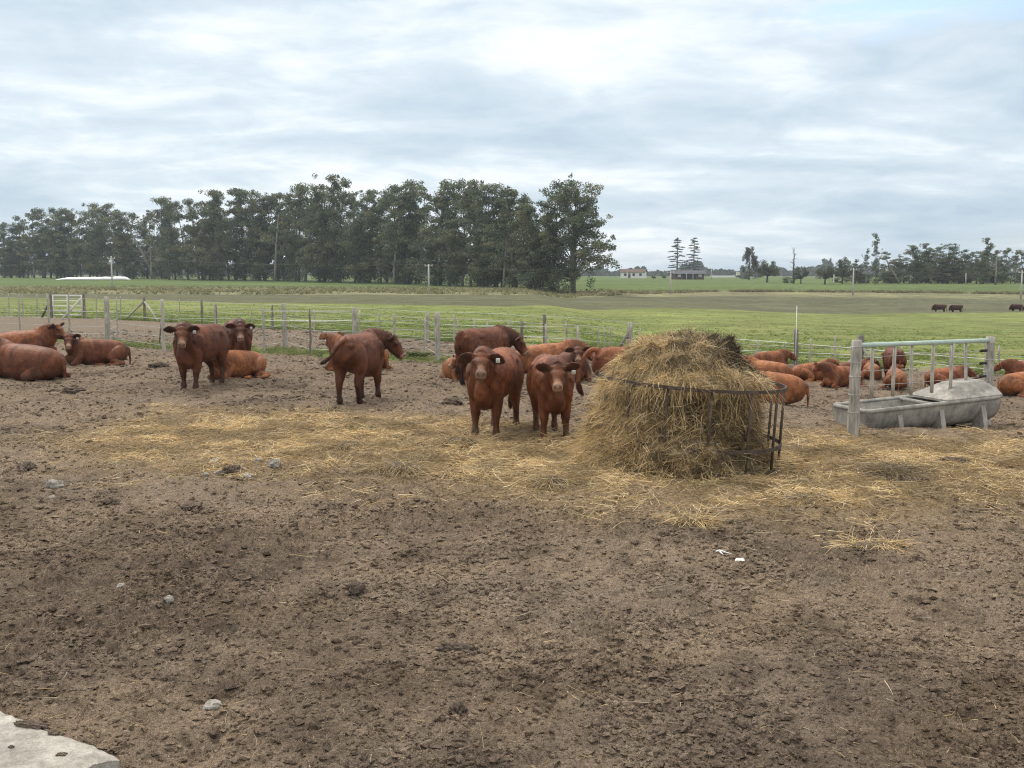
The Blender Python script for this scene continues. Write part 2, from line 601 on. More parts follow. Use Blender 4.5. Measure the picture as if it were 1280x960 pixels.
def flat_straw(x, y, lo, hi, w, cols, lift=.03, tilt=.16, K=4):
    n = len(x)
    a = rng.uniform(0, 2 * math.pi, n)
    D = np.stack([np.cos(a), np.sin(a), rng.normal(0, tilt, n)], -1)
    L = rng.uniform(lo, hi, n)
    B = np.stack([rng.normal(0, .28, n), rng.normal(0, .28, n), rng.normal(0, .06, n)], -1)
    P0 = np.stack([x, y, gh(x, y) + rng.uniform(.004, lift, n)], -1) - D * (L * .5)[:, None] * np.array([1, 1, .3])
    V, Q = strands(P0, norm(D), L, rng.uniform(*w, n), B, K)
    return V, Q, rep(cols, K)


def scatter_hay():
    A = Acc()
    n = 330000
    x, y = rng.uniform(-9.5, 12, n), rng.uniform(7.0, 19.5, n)
    d = straw_density(x, y)
    clump = .35 + .9 * sst(-.35, .45, fbm(x * 1.6, y * 1.6, 140, 3))
    k = rng.uniform(0, 1, n) < d ** 1.6 * clump * .95
    x, y, d = x[k], y[k], d[k]
    lift = .02 + .06 * sst(.0, .6, fbm(x * 1.6, y * 1.6, 140, 3)) * d
    dk = (.55 + .6 * sst(-.35, .35, fbm(x * 1.1, y * 1.1, 141, 3)))[:, None]
    V, Q, C = flat_straw(x, y, .06, .25, (.0035, .0075), straw_cols(len(x), [.24, .26, .16, .14, .08, .07, .05]) * dk, lift, .24)
    A.add(V, Q, None, C)
    # stray stems over the whole paddock
    n = 9000
    r, t = np.sqrt(rng.uniform(4.2 ** 2, 22 ** 2, n)), rng.uniform(-.62, .62, n)
    x, y = r * np.sin(t), r * np.cos(t)
    k = rng.uniform(0, 1, n) < .35 + .65 * sst(-.1, .5, fbm(x * .6, y * .6, 150, 3))
    x, y = x[k], y[k]
    V, Q, C = flat_straw(x, y, .03, .15, (.0025, .005), straw_cols(len(x), [.12, .14, .08, .22, .2, .14, .1]) * .8, .03, .16)
    A.add(V, Q, None, C)
    n = 26000
    r, t = np.sqrt(rng.uniform(4.2 ** 2, 13 ** 2, n)), rng.uniform(-.62, .62, n)
    x, y = r * np.sin(t), r * np.cos(t)
    V, Q, C = flat_straw(x, y, .015, .07, (.002, .005), straw_cols(len(x), [.06, .1, .03, .25, .2, .26, .1]) * .62, .008, .1, 3)
    A.add(V, Q, None, C)
    o = A.build('scattered_hay', M['straw'])
    tag(o, 'loose golden hay and straw stems strewn over the mud', 'hay', kind='stuff')


scatter_hay()


# ------------------------------------------------------------------ clods
def ico(sub=1):
    import bmesh
    bm = bmesh.new()
    bmesh.ops.create_icosphere(bm, subdivisions=sub, radius=1)
    V = np.array([v.co[:] for v in bm.verts])
    T = np.array([[v.index for v in f.verts] for f in bm.faces])
    bm.free()
    return V, T


ICO1, ICO2, ICO3 = ico(1), ico(2), ico(3)


def lumpy(base, size, seed, amp=.28, f=1.7):
    V, T = base
    g = np.random.default_rng(seed)
    o = g.uniform(0, 50, 3)
    d = fbm(V[:, 0] * f + o[0] + V[:, 2] * .7, V[:, 1] * f + o[1] - V[:, 2] * .9, seed, 3)
    W = V * (1 + amp * d)[:, None]
    return W * np.asarray(size), T


def clods():
    """the crumbled surface: a great many small broken lumps pressed into the mud"""
    phi = (1 + 5 ** .5) / 2
    IV = norm(np.array([(-1, phi, 0), (1, phi, 0), (-1, -phi, 0), (1, -phi, 0), (0, -1, phi), (0, 1, phi), (0, -1, -phi), (0, 1, -phi), (phi, 0, -1), (phi, 0, 1), (-phi, 0, -1), (-phi, 0, 1)]))
    IT = np.array([(0, 11, 5), (0, 5, 1), (0, 1, 7), (0, 7, 10), (0, 10, 11), (1, 5, 9), (5, 11, 4), (11, 10, 2), (10, 7, 6), (7, 1, 8), (3, 9, 4), (3, 4, 2), (3, 2, 6), (3, 6, 8), (3, 8, 9), (4, 9, 5), (2, 4, 11), (6, 2, 10), (8, 6, 7), (9, 8, 1)])
    n = 170000
    r, t = 4.1 * np.exp(rng.uniform(0, 1, n) ** .9 * math.log(44 / 4.1)), rng.uniform(-.58, .58, n)
    x, y = r * np.sin(t), r * np.cos(t)
    k = (rng.uniform(0, 1, n) < .22 + .78 * sst(-.3, .45, fbm(x * .9, y * .9, 160, 3))) & (rng.uniform(0, 1, n) > .85 * straw_density(x, y)) & (r < LQ(t))
    x, y, r = x[k], y[k], r[k]
    n = len(x)
    size = .0066 * np.exp(rng.gamma(1.5, .34, n))
    size = np.minimum(size * (.8 + .035 * r), .019 + .0012 * r)
    V = IV[None] * (1 + rng.normal(0, .30, (n, 12, 1)))
    V = V * (size[:, None] * np.stack([rng.uniform(.8, 1.7, n), rng.uniform(.7, 1.3, n), rng.uniform(.4, .85, n)], -1))[:, None]
    a = rng.uniform(0, 6.28, n)
    c, sn = np.cos(a)[:, None], np.sin(a)[:, None]
    V = np.stack([V[..., 0] * c - V[..., 1] * sn, V[..., 0] * sn + V[..., 1] * c, V[..., 2]], -1)
    V = V + np.stack([x, y, gh(x, y) + size * .12], -1)[:, None]
    C = ground_colour(x, y) * rng.uniform(.80, 1.25, (n, 1))
    T = (IT[None] + (np.arange(n) * 12)[:, None, None]).reshape(-1, 3)
    o = link('mud_crumbs', mk('mud_crumbs', V.reshape(-1, 3), None, T, False, np.repeat(C, 12, axis=0)), M['ground'])
    tag(o, 'crumbled lumps of trampled mud over the whole paddock', 'mud', kind='stuff')


clods()
ICO4 = ico(5)


def rough_lump(size, seed):
    V, T = ICO4
    g = np.random.default_rng(seed)
    o = g.uniform(0, 50, 3)
    w = worley(V[:, 0] * 2.6 + o[0] + V[:, 2], V[:, 1] * 2.6 + o[1] - V[:, 2], seed)
    d = .45 * fbm(V[:, 0] * 1.3 + o[2], V[:, 1] * 1.3 + V[:, 2], seed, 2) + .55 * (.55 - w) + .16 * fbm(V[:, 0] * 7 + V[:, 2] * 5, V[:, 1] * 7 - V[:, 2] * 5, seed + 3, 3)
    W = V * (1 + .8 * d)[:, None]
    return W * np.asarray(size), T


def lump_thing(name, u, v, size, m, label, cat, seed, group=None, sink=.25, amp=.3, flat=False):
    p = gp(u, v)
    W, T = rough_lump(size, seed) if amp > .45 else lumpy(ICO3, size, seed, amp, 1.9)
    o = link(name, mk(name, W, None, T, not flat), m)
    o.location = (p.x, p.y, float(gh(p.x, p.y)) + size[2] * (1 - sink) * .6)
    o.rotation_euler = (0, 0, seed * 1.7)
    tag(o, label, cat, group)
    return o


STN = 'pale stones lying in the mud'
for u, v, s, lab, sd in (
        (265, 883, (.055, .042, .032), 'speckled white stone alone on the mud beyond the concrete slab', 1),
        (69, 613, (.085, .06, .06), 'larger pale pointed stone at the far side of the bare mud, above a smaller one', 2),
        (65, 623, (.038, .03, .022), 'small pale stone just in front of a larger pointed one', 3),
        (268, 579, (.05, .04, .04), 'roundish white stone at the back of the small rubble heap by the hay', 4),
        (272, 592, (.06, .045, .035), 'white stone in the middle of the small rubble heap by the hay', 5),
        (257, 596, (.04, .035, .025), 'tiny pale stone at the left end of the small rubble heap', 6),
        (310, 599, (.07, .045, .03), 'flat whitish stone at the right end of the small rubble heap', 7),
        (322, 580, (.05, .04, .035), 'pale stone half buried in straw beside a bigger grey one', 8),
        (343, 585, (.085, .06, .065), 'rounded grey stone standing in straw right of the rubble heap', 9),
        (152, 745, (.035, .028, .018), 'small flat buff stone lying by itself on the dark churned mud', 10),
        (212, 764, (.03, .028, .025), 'small buff stone in the churned mud with nothing around it', 11),
        (712, 778, (.022, .018, .015), 'tiny whitish pebble in the middle of the open mud', 12)):
    lump_thing('stone', u, v, s, M['stone'], lab, 'stone', sd, STN, .3, .32, True)

DNG = 'dark lumps of dung and mud'
for u, v, s, m, lab, sd in (
        (288, 592, (.13, .09, .06), 'dung', 'dark grey clod in the small heap of rubble by the hay', 21),
        (570, 817, (.10, .045, .035), 'dung', 'long flat dark clod of mud in the open foreground mud', 22),
        (572, 894, (.045, .04, .03), 'dung', 'small round dark clod lowest in the open mud', 23),
        (138, 632, (.09, .05, .03), 'dung', 'small black lump of dung on the pale mud below the stones', 24),
        (33, 585, (.14, .08, .05), 'dung', 'black jagged lump of dung farthest left on the mud', 25),
        (92, 494, (.20, .13, .08), 'dung', 'big dark pile of dung in front of the lying cows', 26),
        (240, 637, (.13, .08, .04), 'clod', 'flat grey-brown clod on the smooth mud below the rubble heap', 27),
        (200, 460, (.2, .12, .07), 'dung', 'low dark lump of mud left of the standing cow facing us', 28),
        (566, 507, (.18, .12, .07), 'dung', 'dark heap of dung between two standing cows', 29),
        (1138, 604, (.13, .09, .03), 'clod', 'flat grey clod in the straw near the grey clump of hay', 30),
        (1195, 579, (.16, .10, .04), 'dung', 'dark flat dung patch in the straw in front of the trough', 31),
        (445, 742, (.07, .05, .04), 'dung', 'dark clod among churned mud near a few green blades', 32)):
    lump_thing('mud_lump', u, v, s, M[m], lab, 'mud lump', sd, DNG, .3, .5)


def scraps():
    p = gp(926, 707)
    n = 7
    g = np.random.default_rng(4)
    V = np.array([[(i / (n - 1) - .5) * .085, (j / (n - 1) - .5) * .055, 0] for i in range(n) for j in range(n)])
    V[:, 2] = .02 + .018 * pn(V[:, 0] * 25, V[:, 1] * 25, 3) + .010 * g.normal(size=len(V)) * .4
    Q = [[i * n + j, (i + 1) * n + j, (i + 1) * n + j + 1, i * n + j + 1] for i in range(n - 1) for j in range(n - 1)]
    V2 = V - (0, 0, .012)
    A = Acc().add(V, Q).add(V2, [q[::-1] for q in Q])
    e = [i * n for i in range(n)], [i * n + n - 1 for i in range(n)], list(range(n)), list(range((n - 1) * n, n * n))
    k = n * n
    A.add(np.vstack([V, V2]), [[r[i], r[i + 1], r[i + 1] + k, r[i] + k] for r in e for i in range(n - 1)])
    o = A.build('plastic_scrap', M['rag'], None, False)
    o.location = (p.x, p.y, float(gh(p.x, p.y)) + .005)
    o.rotation_euler = (0, 0, R(-25))
    tag(o, 'crumpled white scrap lying flat on the mud in front of the hay', 'litter')
    p = gp(903, 698)
    A = Acc()
    A.add(*tube([(-.05, .02, .02), (-.02, .01, .03), (.02, .0, .02), (.07, -.02, .012)], [.006, .009, .006, .003], 6, 3))
    A.add(*tube([(-.02, .01, .025), (-.015, -.02, .02), (.0, -.035, .01)], [.007, .006, .004], 6, 3))
    o = A.build('string_scrap', M['rag'])
    o.location = (p.x, p.y, float(gh(p.x, p.y)))
    tag(o, 'forked bit of white string on the mud beside a white scrap', 'litter')


scraps()


def hay_clump(u, v, rx, ry, h, n, p, label, seed, lo=.08, hi=.3, tint=1.0):
    c = gp(u, v)
    a, q = rng.uniform(0, 6.28, n), np.sqrt(rng.uniform(0, 1, n))
    x, y = rx * q * np.cos(a), ry * q * np.sin(a)
    z = h * np.sqrt(np.maximum(1 - q * q, 0)) * rng.uniform(.3, 1, n)
    P0 = np.stack([x, y, z], -1)
    D = np.stack([np.cos(a) * .7 + rng.normal(0, .6, n), np.sin(a) * .7 + rng.normal(0, .6, n), rng.normal(.05, .35, n)], -1)
    L = rng.uniform(lo, hi, n)
    B = np.stack([rng.normal(0, .25, n), rng.normal(0, .25, n), -rng.uniform(.1, .7, n)], -1)
    V, Q = strands(P0, norm(D), L, rng.uniform(.003, .007, n), B)
    V[:, 2] = np.maximum(V[:, 2], -.01)
    A = Acc().add(V, Q, None, rep(straw_cols(n, p) * tint, 4))
    W, T = lumpy(ICO3, (rx * .8, ry * .8, h * .8), seed, .3, 1.5)
    A.add(W, None, T, np.array([.12, .09, .055]) * tint)
    o = A.build('hay_clump', M['straw'])
    o.location = (c.x, c.y, float(gh(c.x, c.y)))
    tag(o, label, 'hay clump', 'clumps of hay lying on the ground')


GREY = [.02, .04, .02, .2, .3, .32, .1]
GOLD = [.25, .26, .15, .14, .1, .05, .05]
MIX = [.12, .16, .06, .24, .16, .2, .06]
hay_clump(1116, 598, .30, .26, .17, 1500, GREY, 'grey matted clump of old hay on the straw below the trough', 41, .1, .35, .72)
hay_clump(1090, 680, .30, .12, .05, 420, GOLD, 'thin golden wisp of hay on the bare mud right of the white scrap', 42)
hay_clump(690, 606, .26, .20, .12, 1000, MIX, 'brown rounded clump of hay in front of the bale', 43, .08, .3, .8)
hay_clump(497, 592, .36, .22, .11, 1000, MIX, 'brownish hay clump in the middle of the strewn straw', 44, .08, .3, .85)
hay_clump(437, 560, .28, .2, .10, 700, MIX, 'low hay clump in the straw between rubble heap and cow', 45, .08, .3, .95)
hay_clump(575, 556, .30, .2, .09, 700, MIX, 'dull hay clump at the feet of the dribbling cow', 46, .08, .3, .85)
hay_clump(860, 652, .25, .14, .06, 500, GOLD, 'flat golden hay clump on the mud in front of the feeder', 47)
hay_clump(1010, 628, .3, .18, .07, 600, MIX, 'low hay clump in the straw right of the feeder', 48)


# ------------------------------------------------------------------ grass tufts and weeds
def tufts(name, x, y, z, hgt, nb, w, cols, lean, label, cat):
    n = len(x) * nb
    X, Y, Z = (np.repeat(a, nb) for a in (x, y, z))
    s = np.repeat(hgt, nb)
    a = rng.uniform(0, 6.28, n)
    P0 = np.stack([X + rng.normal(0, .5, n) * s * .35, Y + rng.normal(0, .5, n) * s * .35, Z - .02], -1)
    D = np.stack([np.cos(a) * lean, np.sin(a) * lean, np.ones(n)], -1)
    L = s * rng.uniform(.5, 1.15, n)
    B = np.stack([np.cos(a) * .5, np.sin(a) * .5, -rng.uniform(.1, .5, n)], -1) * lean * 1.6
    V, Q = strands(P0, norm(D), L, rng.uniform(.6, 1.3, n) * w, B, 3)
    c = cols[rng.integers(len(cols), size=len(x))]
    c = np.repeat(c, nb, axis=0) * rng.uniform(.7, 1.3, (n, 1))
    o = link(name, mk(name, V, Q, None, True, rep(c, 3)), M['grass'])
    tag(o, label, cat, kind='stuff')


def verges():
    GR = np.array([[.15, .20, .06], [.18, .21, .07], [.25, .25, .09], [.30, .27, .13], [.12, .16, .05]])
    # green strip at the near fence
    n = 9000
    t = rng.uniform(-.47, -.045, n)
    r = LP(t) + rng.normal(.4, .75, n)
    x, y = r * np.sin(t), r * np.cos(t)
    k = rng.uniform(0, 1, n) < sst(-.35, .3, fbm(x * .7, y * .7, 170, 3)) * .9
    x, y = x[k], y[k]
    tufts('verge_grass', x, y, gh(x, y), rng.uniform(.05, .17, len(x)), 7, .014, GR, .5, 'short green grass growing along the foot of the near fence', 'grass')
    # pasture edge and pasture tussocks
    n = 48000
    t = rng.uniform(-.52, .52, n)
    r = LQ(t) + rng.exponential(9, n) - .3
    x, y = r * np.sin(t), r * np.cos(t)
    k = rng.uniform(0, 1, n) < sst(-.35, .35, fbm(x * .35, y * .6, 171, 3))
    x, y = x[k], y[k]
    tufts('pasture_tussocks', x, y, gh(x, y), rng.uniform(.05, .17, len(x)) + .18 * (np.hypot(x, y) - LQ(np.arctan2(x, y)) < .9) * rng.uniform(0, 1, len(x)), 5, .022,
          np.array([[.16, .23, .05], [.19, .24, .06], [.23, .25, .08], [.13, .19, .045]]), .55, 'tussocky green grass of the pasture beyond the wire fence', 'grass')
    # dry weeds on the far bank
    n = 17000
    t = rng.uniform(-.52, .52, n)
    a, b = L4(t), L3(t)
    f = rng.beta(1.3, 1.1, n)
    right = sst(.05, .2, t)
    f = f * (1 - .85 * right)
    r = a + (b - a) * f
    x, y = r * np.sin(t), r * np.cos(t)
    k = rng.uniform(0, 1, n) < sst(-.4, .35, fbm(x * .09, y * .12, 172, 4))
    x, y = x[k], y[k]
    tufts('dry_weeds', x, y, terrain(x, y), rng.uniform(.2, .62, len(x)), 7, .06,
          np.array([[.30, .27, .15], [.24, .22, .11], [.17, .17, .07], [.36, .32, .2], [.12, .13, .055]]), .45, 'dry tan weeds along the bank beyond the pasture', 'weeds')
    # a dark green weed beside the near fence and a dock in the straw
    for u, v, s, lab in ((521, 447, .42, 'dark leafy green weed in the verge left of a grey fence post'), (451, 541, .2, 'dark green weed poking out of the strewn straw')):
        c = gp(u, v)
        n = 150
        P0 = rng.normal(0, 1, (n, 3)) * (s * .35, s * .3, .0)
        P0[:, 2] = 0
        a = rng.uniform(0, 6.28, n)
        D = norm(np.stack([np.cos(a) * .8, np.sin(a) * .8, np.ones(n)], -1))
        V, Q = strands(P0, D, rng.uniform(.1, .34, n) * s * 2.2, np.full(n, .05 * s * 2), np.stack([np.cos(a), np.sin(a), -np.ones(n)], -1) * .35)
        cc = np.array([.065, .085, .028]) * rng.uniform(.6, 1.6, (n, 1))
        o = link('weed_plant', mk('weed_plant', V, Q, None, True, rep(cc, 4)), M['grass'])
        o.location = (c.x, c.y, float(gh(c.x, c.y)))
        tag(o, lab, 'weed')


verges()


# ------------------------------------------------------------------ bale and feeder
PROF = np.array([(1.06, -.05), (1.02, .2), (.97, .45), (.92, .70), (.88, .84), (.97, .96), (.90, 1.07), (.79, 1.21), (.69, 1.33), (.57, 1.43), (.36, 1.49), (0, 1.50)])


def bale_surface(th, t):
    """th: angle (0 = +X), t: 0 at the ground, 1 at the crown"""
    s = np.linspace(0, 1, len(PROF))
    r, z = np.interp(t, s, PROF[:, 0]), np.interp(t, s, PROF[:, 1])
    low = 1 - sst(.45, 1.15, z)
    left = np.clip(-np.cos(th), 0, 1)
    right = np.clip(np.cos(th), 0, 1)
    r = r + low * (.15 * left ** 2 - .10 * right ** 1.5) - .14 * right * sst(.5, 1.0, z) * (1 - sst(1.2, 1.5, z))
    wx, wy = np.cos(th) * 2 + 7, np.sin(th) * 2
    n = fbm(wx * 1.5, wy * 1.5 + z * 3.2, 200, 4)
    r = r + (.10 * n + .05 * fbm(wx * 4.5, wy * 4.5 + z * 8, 205, 3)) * sst(0, .25, r)
    z = z + .10 * fbm(wx * 1.3 * np.maximum(r, .15) + 3, wy * 1.3 * np.maximum(r, .15), 210, 3) * sst(.8, 1.3, z)
    r = r - .15 * right * sst(1.05, 1.3, z)
    bulge = 0
    for ta, wd, am in ((-90, 12, .8), (-44, 15, 1.0), (-152, 22, .25), (-118, 8, .4)):
        da = (th - R(ta) + math.pi) % (2 * math.pi) - math.pi
        bulge = bulge + am * np.exp(-(da / R(wd)) ** 2)
    r = r + .22 * bulge * np.exp(-((z - 1.02) / .11) ** 2)
    da = (th - R(-112) + math.pi) % (2 * math.pi) - math.pi
    r = r + .20 * np.exp(-(da / R(42)) ** 2) * (1 - sst(.28, .55, z))
    for (ta, tz, rad, dep) in ((-82, .52, .13, .32), (-52, .22, .24, .42), (-126, .22, .15, .18), (-100, .78, .3, .10), (-66, .80, .22, .13), (-145, .55, .16, .12)):
        da = (th - R(ta) + math.pi) % (2 * math.pi) - math.pi
        r = r - dep * np.exp(-((da * .95) ** 2 + (z - tz) ** 2 * 1.2) / rad ** 2)
    return np.maximum(r, 0) * np.cos(th), np.maximum(r, 0) * np.sin(th), z


def hay_colour(x, y, z, n):
    """what the hay is like where it lies: bright and loose, weathered grey, or rotted dark"""
    th = np.arctan2(y, x)
    out = np.zeros((n, 3))
    u = rng.uniform(0, 1, n)
    gold = straw_cols(n, [.26, .26, .16, .13, .11, .04, .04])
    grey = straw_cols(n, [.06, .08, .06, .18, .28, .12, .22]) * np.array([.94, .95, .96])
    brown = straw_cols(n, [.10, .20, .03, .32, .1, .22, .03]) * .72
    dark = np.array([.065, .048, .032]) * rng.uniform(.5, 1.8, (n, 1))
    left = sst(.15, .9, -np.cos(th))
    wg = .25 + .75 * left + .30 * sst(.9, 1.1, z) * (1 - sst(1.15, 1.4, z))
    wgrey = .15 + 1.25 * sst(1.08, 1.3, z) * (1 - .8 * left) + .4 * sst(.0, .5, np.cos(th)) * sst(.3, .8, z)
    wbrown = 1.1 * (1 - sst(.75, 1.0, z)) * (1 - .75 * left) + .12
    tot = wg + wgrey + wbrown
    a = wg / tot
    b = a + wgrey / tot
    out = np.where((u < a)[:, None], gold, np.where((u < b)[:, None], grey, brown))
    patch = (np.exp(-((x - .56) ** 2 / .06 + (y - .0) ** 2 / .20 + (z - 1.30) ** 2 / .04)) + np.exp(-((x - .34) ** 2 / .03 + (y + .05) ** 2 / .10 + (z - 1.46) ** 2 / .012)) + np.exp(-((x - .08) ** 2 / .03 + (y + .12) ** 2 / .03 + (z - 1.50) ** 2 / .006)) * .4
             + .6 * np.exp(-((x - .70) ** 2 / .03 + (y + .0) ** 2 / .2 + (z - 1.12) ** 2 / .04)))
    dk = rng.uniform(0, 1, n) < np.clip(patch * 1.6, 0, .92)
    return np.where(dk[:, None], dark, out)


def bale():
    root = empty('hay_bale', (RING.x, RING.y, RING.z))
    tag(root, 'big pulled-apart mound of dry hay heaped inside the iron ring feeder', 'hay bale')
    nt_, nz_ = 150, 80
    TH, T = np.meshgrid(np.linspace(0, 2 * math.pi, nt_, endpoint=False), np.linspace(0, 1, nz_), indexing='xy')
    X, Y, Z = bale_surface(TH, T)
    V = np.stack([X, Y, Z], -1).reshape(-1, 3)
    i = np.arange(nz_ - 1)[:, None] * nt_
    j = np.arange(nt_)[None]
    Q = np.stack([i + j, i + (j + 1) % nt_, i + nt_ + (j + 1) % nt_, i + nt_ + j], -1).reshape(-1, 4)
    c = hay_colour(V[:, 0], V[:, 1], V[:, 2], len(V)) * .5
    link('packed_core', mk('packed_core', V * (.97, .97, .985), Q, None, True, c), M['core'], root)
    # the loose stems that cover it
    n = 150000
    th = rng.uniform(0, 2 * math.pi, n)
    th = np.where(rng.uniform(0, 1, n) < .35, rng.uniform(-math.pi, 0, n), th)
    t = rng.uniform(0.02, 1, n) ** .8
    keep = rng.uniform(0, 1, n) < np.interp(t, [0, .55, .72, .85, 1], [1, 1, .8, .5, .03])
    th, t = th[keep], t[keep]
    n = len(th)
    x, y, z = bale_surface(th, t)
    e = 1e-3
    a = np.stack(bale_surface(th + e, t), -1) - np.stack([x, y, z], -1)
    b = np.stack(bale_surface(th, np.minimum(t + e, 1.0)), -1) - np.stack([x, y, z], -1)
    a = norm(a + 1e-7 * rng.normal(size=a.shape))
    b = norm(b + 1e-7 * rng.normal(size=b.shape))
    nn = norm(np.cross(a, b))
    # stems lie in locks that turn this way and that
    ang = -1.57 + 5.0 * fbm(th * 2.6 + 5, z * 4.6, 230, 2) + rng.normal(0, .8, n)
    loose = rng.uniform(0, 1, n) < .30
    ang = np.where(loose, rng.uniform(0, 6.28, n), ang)
    D = norm(a * np.cos(ang)[:, None] + b * np.sin(ang)[:, None] + nn * (rng.uniform(.0, .30, n) + .35 * loose * rng.uniform(0, 1, n))[:, None])
    L = rng.uniform(.05, .15, n)
    B = np.stack([rng.normal(0, .38, n), rng.normal(0, .38, n), -rng.uniform(-.15, .55, n)], -1)
    P0 = np.stack([x, y, z], -1) - nn * .03 - D * (L * .25)[:, None]
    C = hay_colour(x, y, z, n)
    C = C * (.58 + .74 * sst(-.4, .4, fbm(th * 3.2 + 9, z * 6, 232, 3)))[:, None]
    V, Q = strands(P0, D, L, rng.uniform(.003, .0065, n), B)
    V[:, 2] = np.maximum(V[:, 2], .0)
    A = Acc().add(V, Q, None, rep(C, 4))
    # long locks that drape over the rim
    n = 2200
    th = np.where(rng.uniform(0, 1, n) < .7, rng.uniform(-math.pi * 1.05, 0.1, n), rng.uniform(0, 6.28, n))
    t = rng.uniform(.48, .66, n)
    x, y, z = bale_surface(th, t)
    rad = np.stack([np.cos(th), np.sin(th), np.zeros(n)], -1)
    lock = sst(-.3, .3, pn(th * 3.5, th * 0 + 3, 220))
    D = norm(rad * rng.uniform(.2, 1.0, n)[:, None] + np.stack([rng.normal(0, .6, n), rng.normal(0, .6, n), -rng.uniform(-.3, 1.0, n)], -1))
    L = rng.uniform(.10, .34, n) * (.35 + .8 * lock)
    B = np.stack([rng.normal(0, .12, n), rng.normal(0, .12, n), -rng.uniform(.5, 1.1, n)], -1)
    V, Q = strands(np.stack([x, y, z], -1), D, L, rng.uniform(.0032, .0065, n), B, 5)
    A.add(V, Q, None, rep(straw_cols(n, [.26, .26, .18, .13, .1, .04, .03]), 5))
    # stems spilling down the left flank on to the ground
    n = 6500
    th = rng.normal(R(190), R(36), n)
    q = rng.uniform(0, 1, n)
    r = .98 + .36 * (1 - q) ** 2.2 + rng.normal(0, .04, n)
    z = .95 * q ** 1.1 * rng.uniform(.6, 1, n)
    P0 = np.stack([r * np.cos(th), r * np.sin(th), z + .02], -1)
    D = norm(np.stack([np.cos(th) * .3 + rng.normal(0, .8, n), np.sin(th) * .3 + rng.normal(0, .8, n), -rng.normal(.35, .6, n)], -1))
    V, Q = strands(P0, D, rng.uniform(.08, .28, n), rng.uniform(.004, .008, n), np.stack([rng.normal(0, .35, n), rng.normal(0, .35, n), -rng.uniform(0, .4, n)], -1))
    V[:, 2] = np.maximum(V[:, 2], .0)
    A.add(V, Q, None, rep(straw_cols(n, [.3, .28, .16, .12, .06, .04, .04]), 4))
    A.build('loose_stems', M['straw'], root)


bale()


def feeder():
    root = empty('ring_feeder', (RING.x, RING.y, RING.z))
    root.rotation_euler = (0, R(3.4), R(8))
    tag(root, 'rusty round iron hay feeder ring standing around the hay mound', 'hay feeder')
    rad, n = 1.10, 64

    def hoop(name, z, half, th):
        a = np.linspace(0, 2 * math.pi, n, endpoint=False)
        V = []
        for dr, dz in ((-th, -half), (th, -half), (th, half), (-th, half)):
            rr = rad + dr + .008 * np.sin(a * 3 + z)
            V.append(np.stack([rr * np.cos(a), rr * np.sin(a), np.full(n, z + dz) + .006 * np.sin(a * 2 + 1)], -1))
        V = np.stack(V, 1).reshape(-1, 3)
        Q = [[i * 4 + k, ((i + 1) % n) * 4 + k, ((i + 1) % n) * 4 + (k + 1) % 4, i * 4 + (k + 1) % 4] for i in range(n) for k in range(4)]
        Acc().add(V, Q).build(name, M['iron'], root, False)
    hoop('top_rim', .97, .019, .012)
    hoop('lower_hoop', .30, .022, .010)
    hoop('base_hoop', .04, .022, .010)
    for k in range(14):
        a = 2 * math.pi * k / 14 + .12
        A = Acc().add(*tube([(rad * .985 * math.cos(a), rad * .985 * math.sin(a), -.02), (rad * .985 * math.cos(a), rad * .985 * math.sin(a), .95)], .017, 8))
        A.build('upright', M['iron'], root)


feeder()


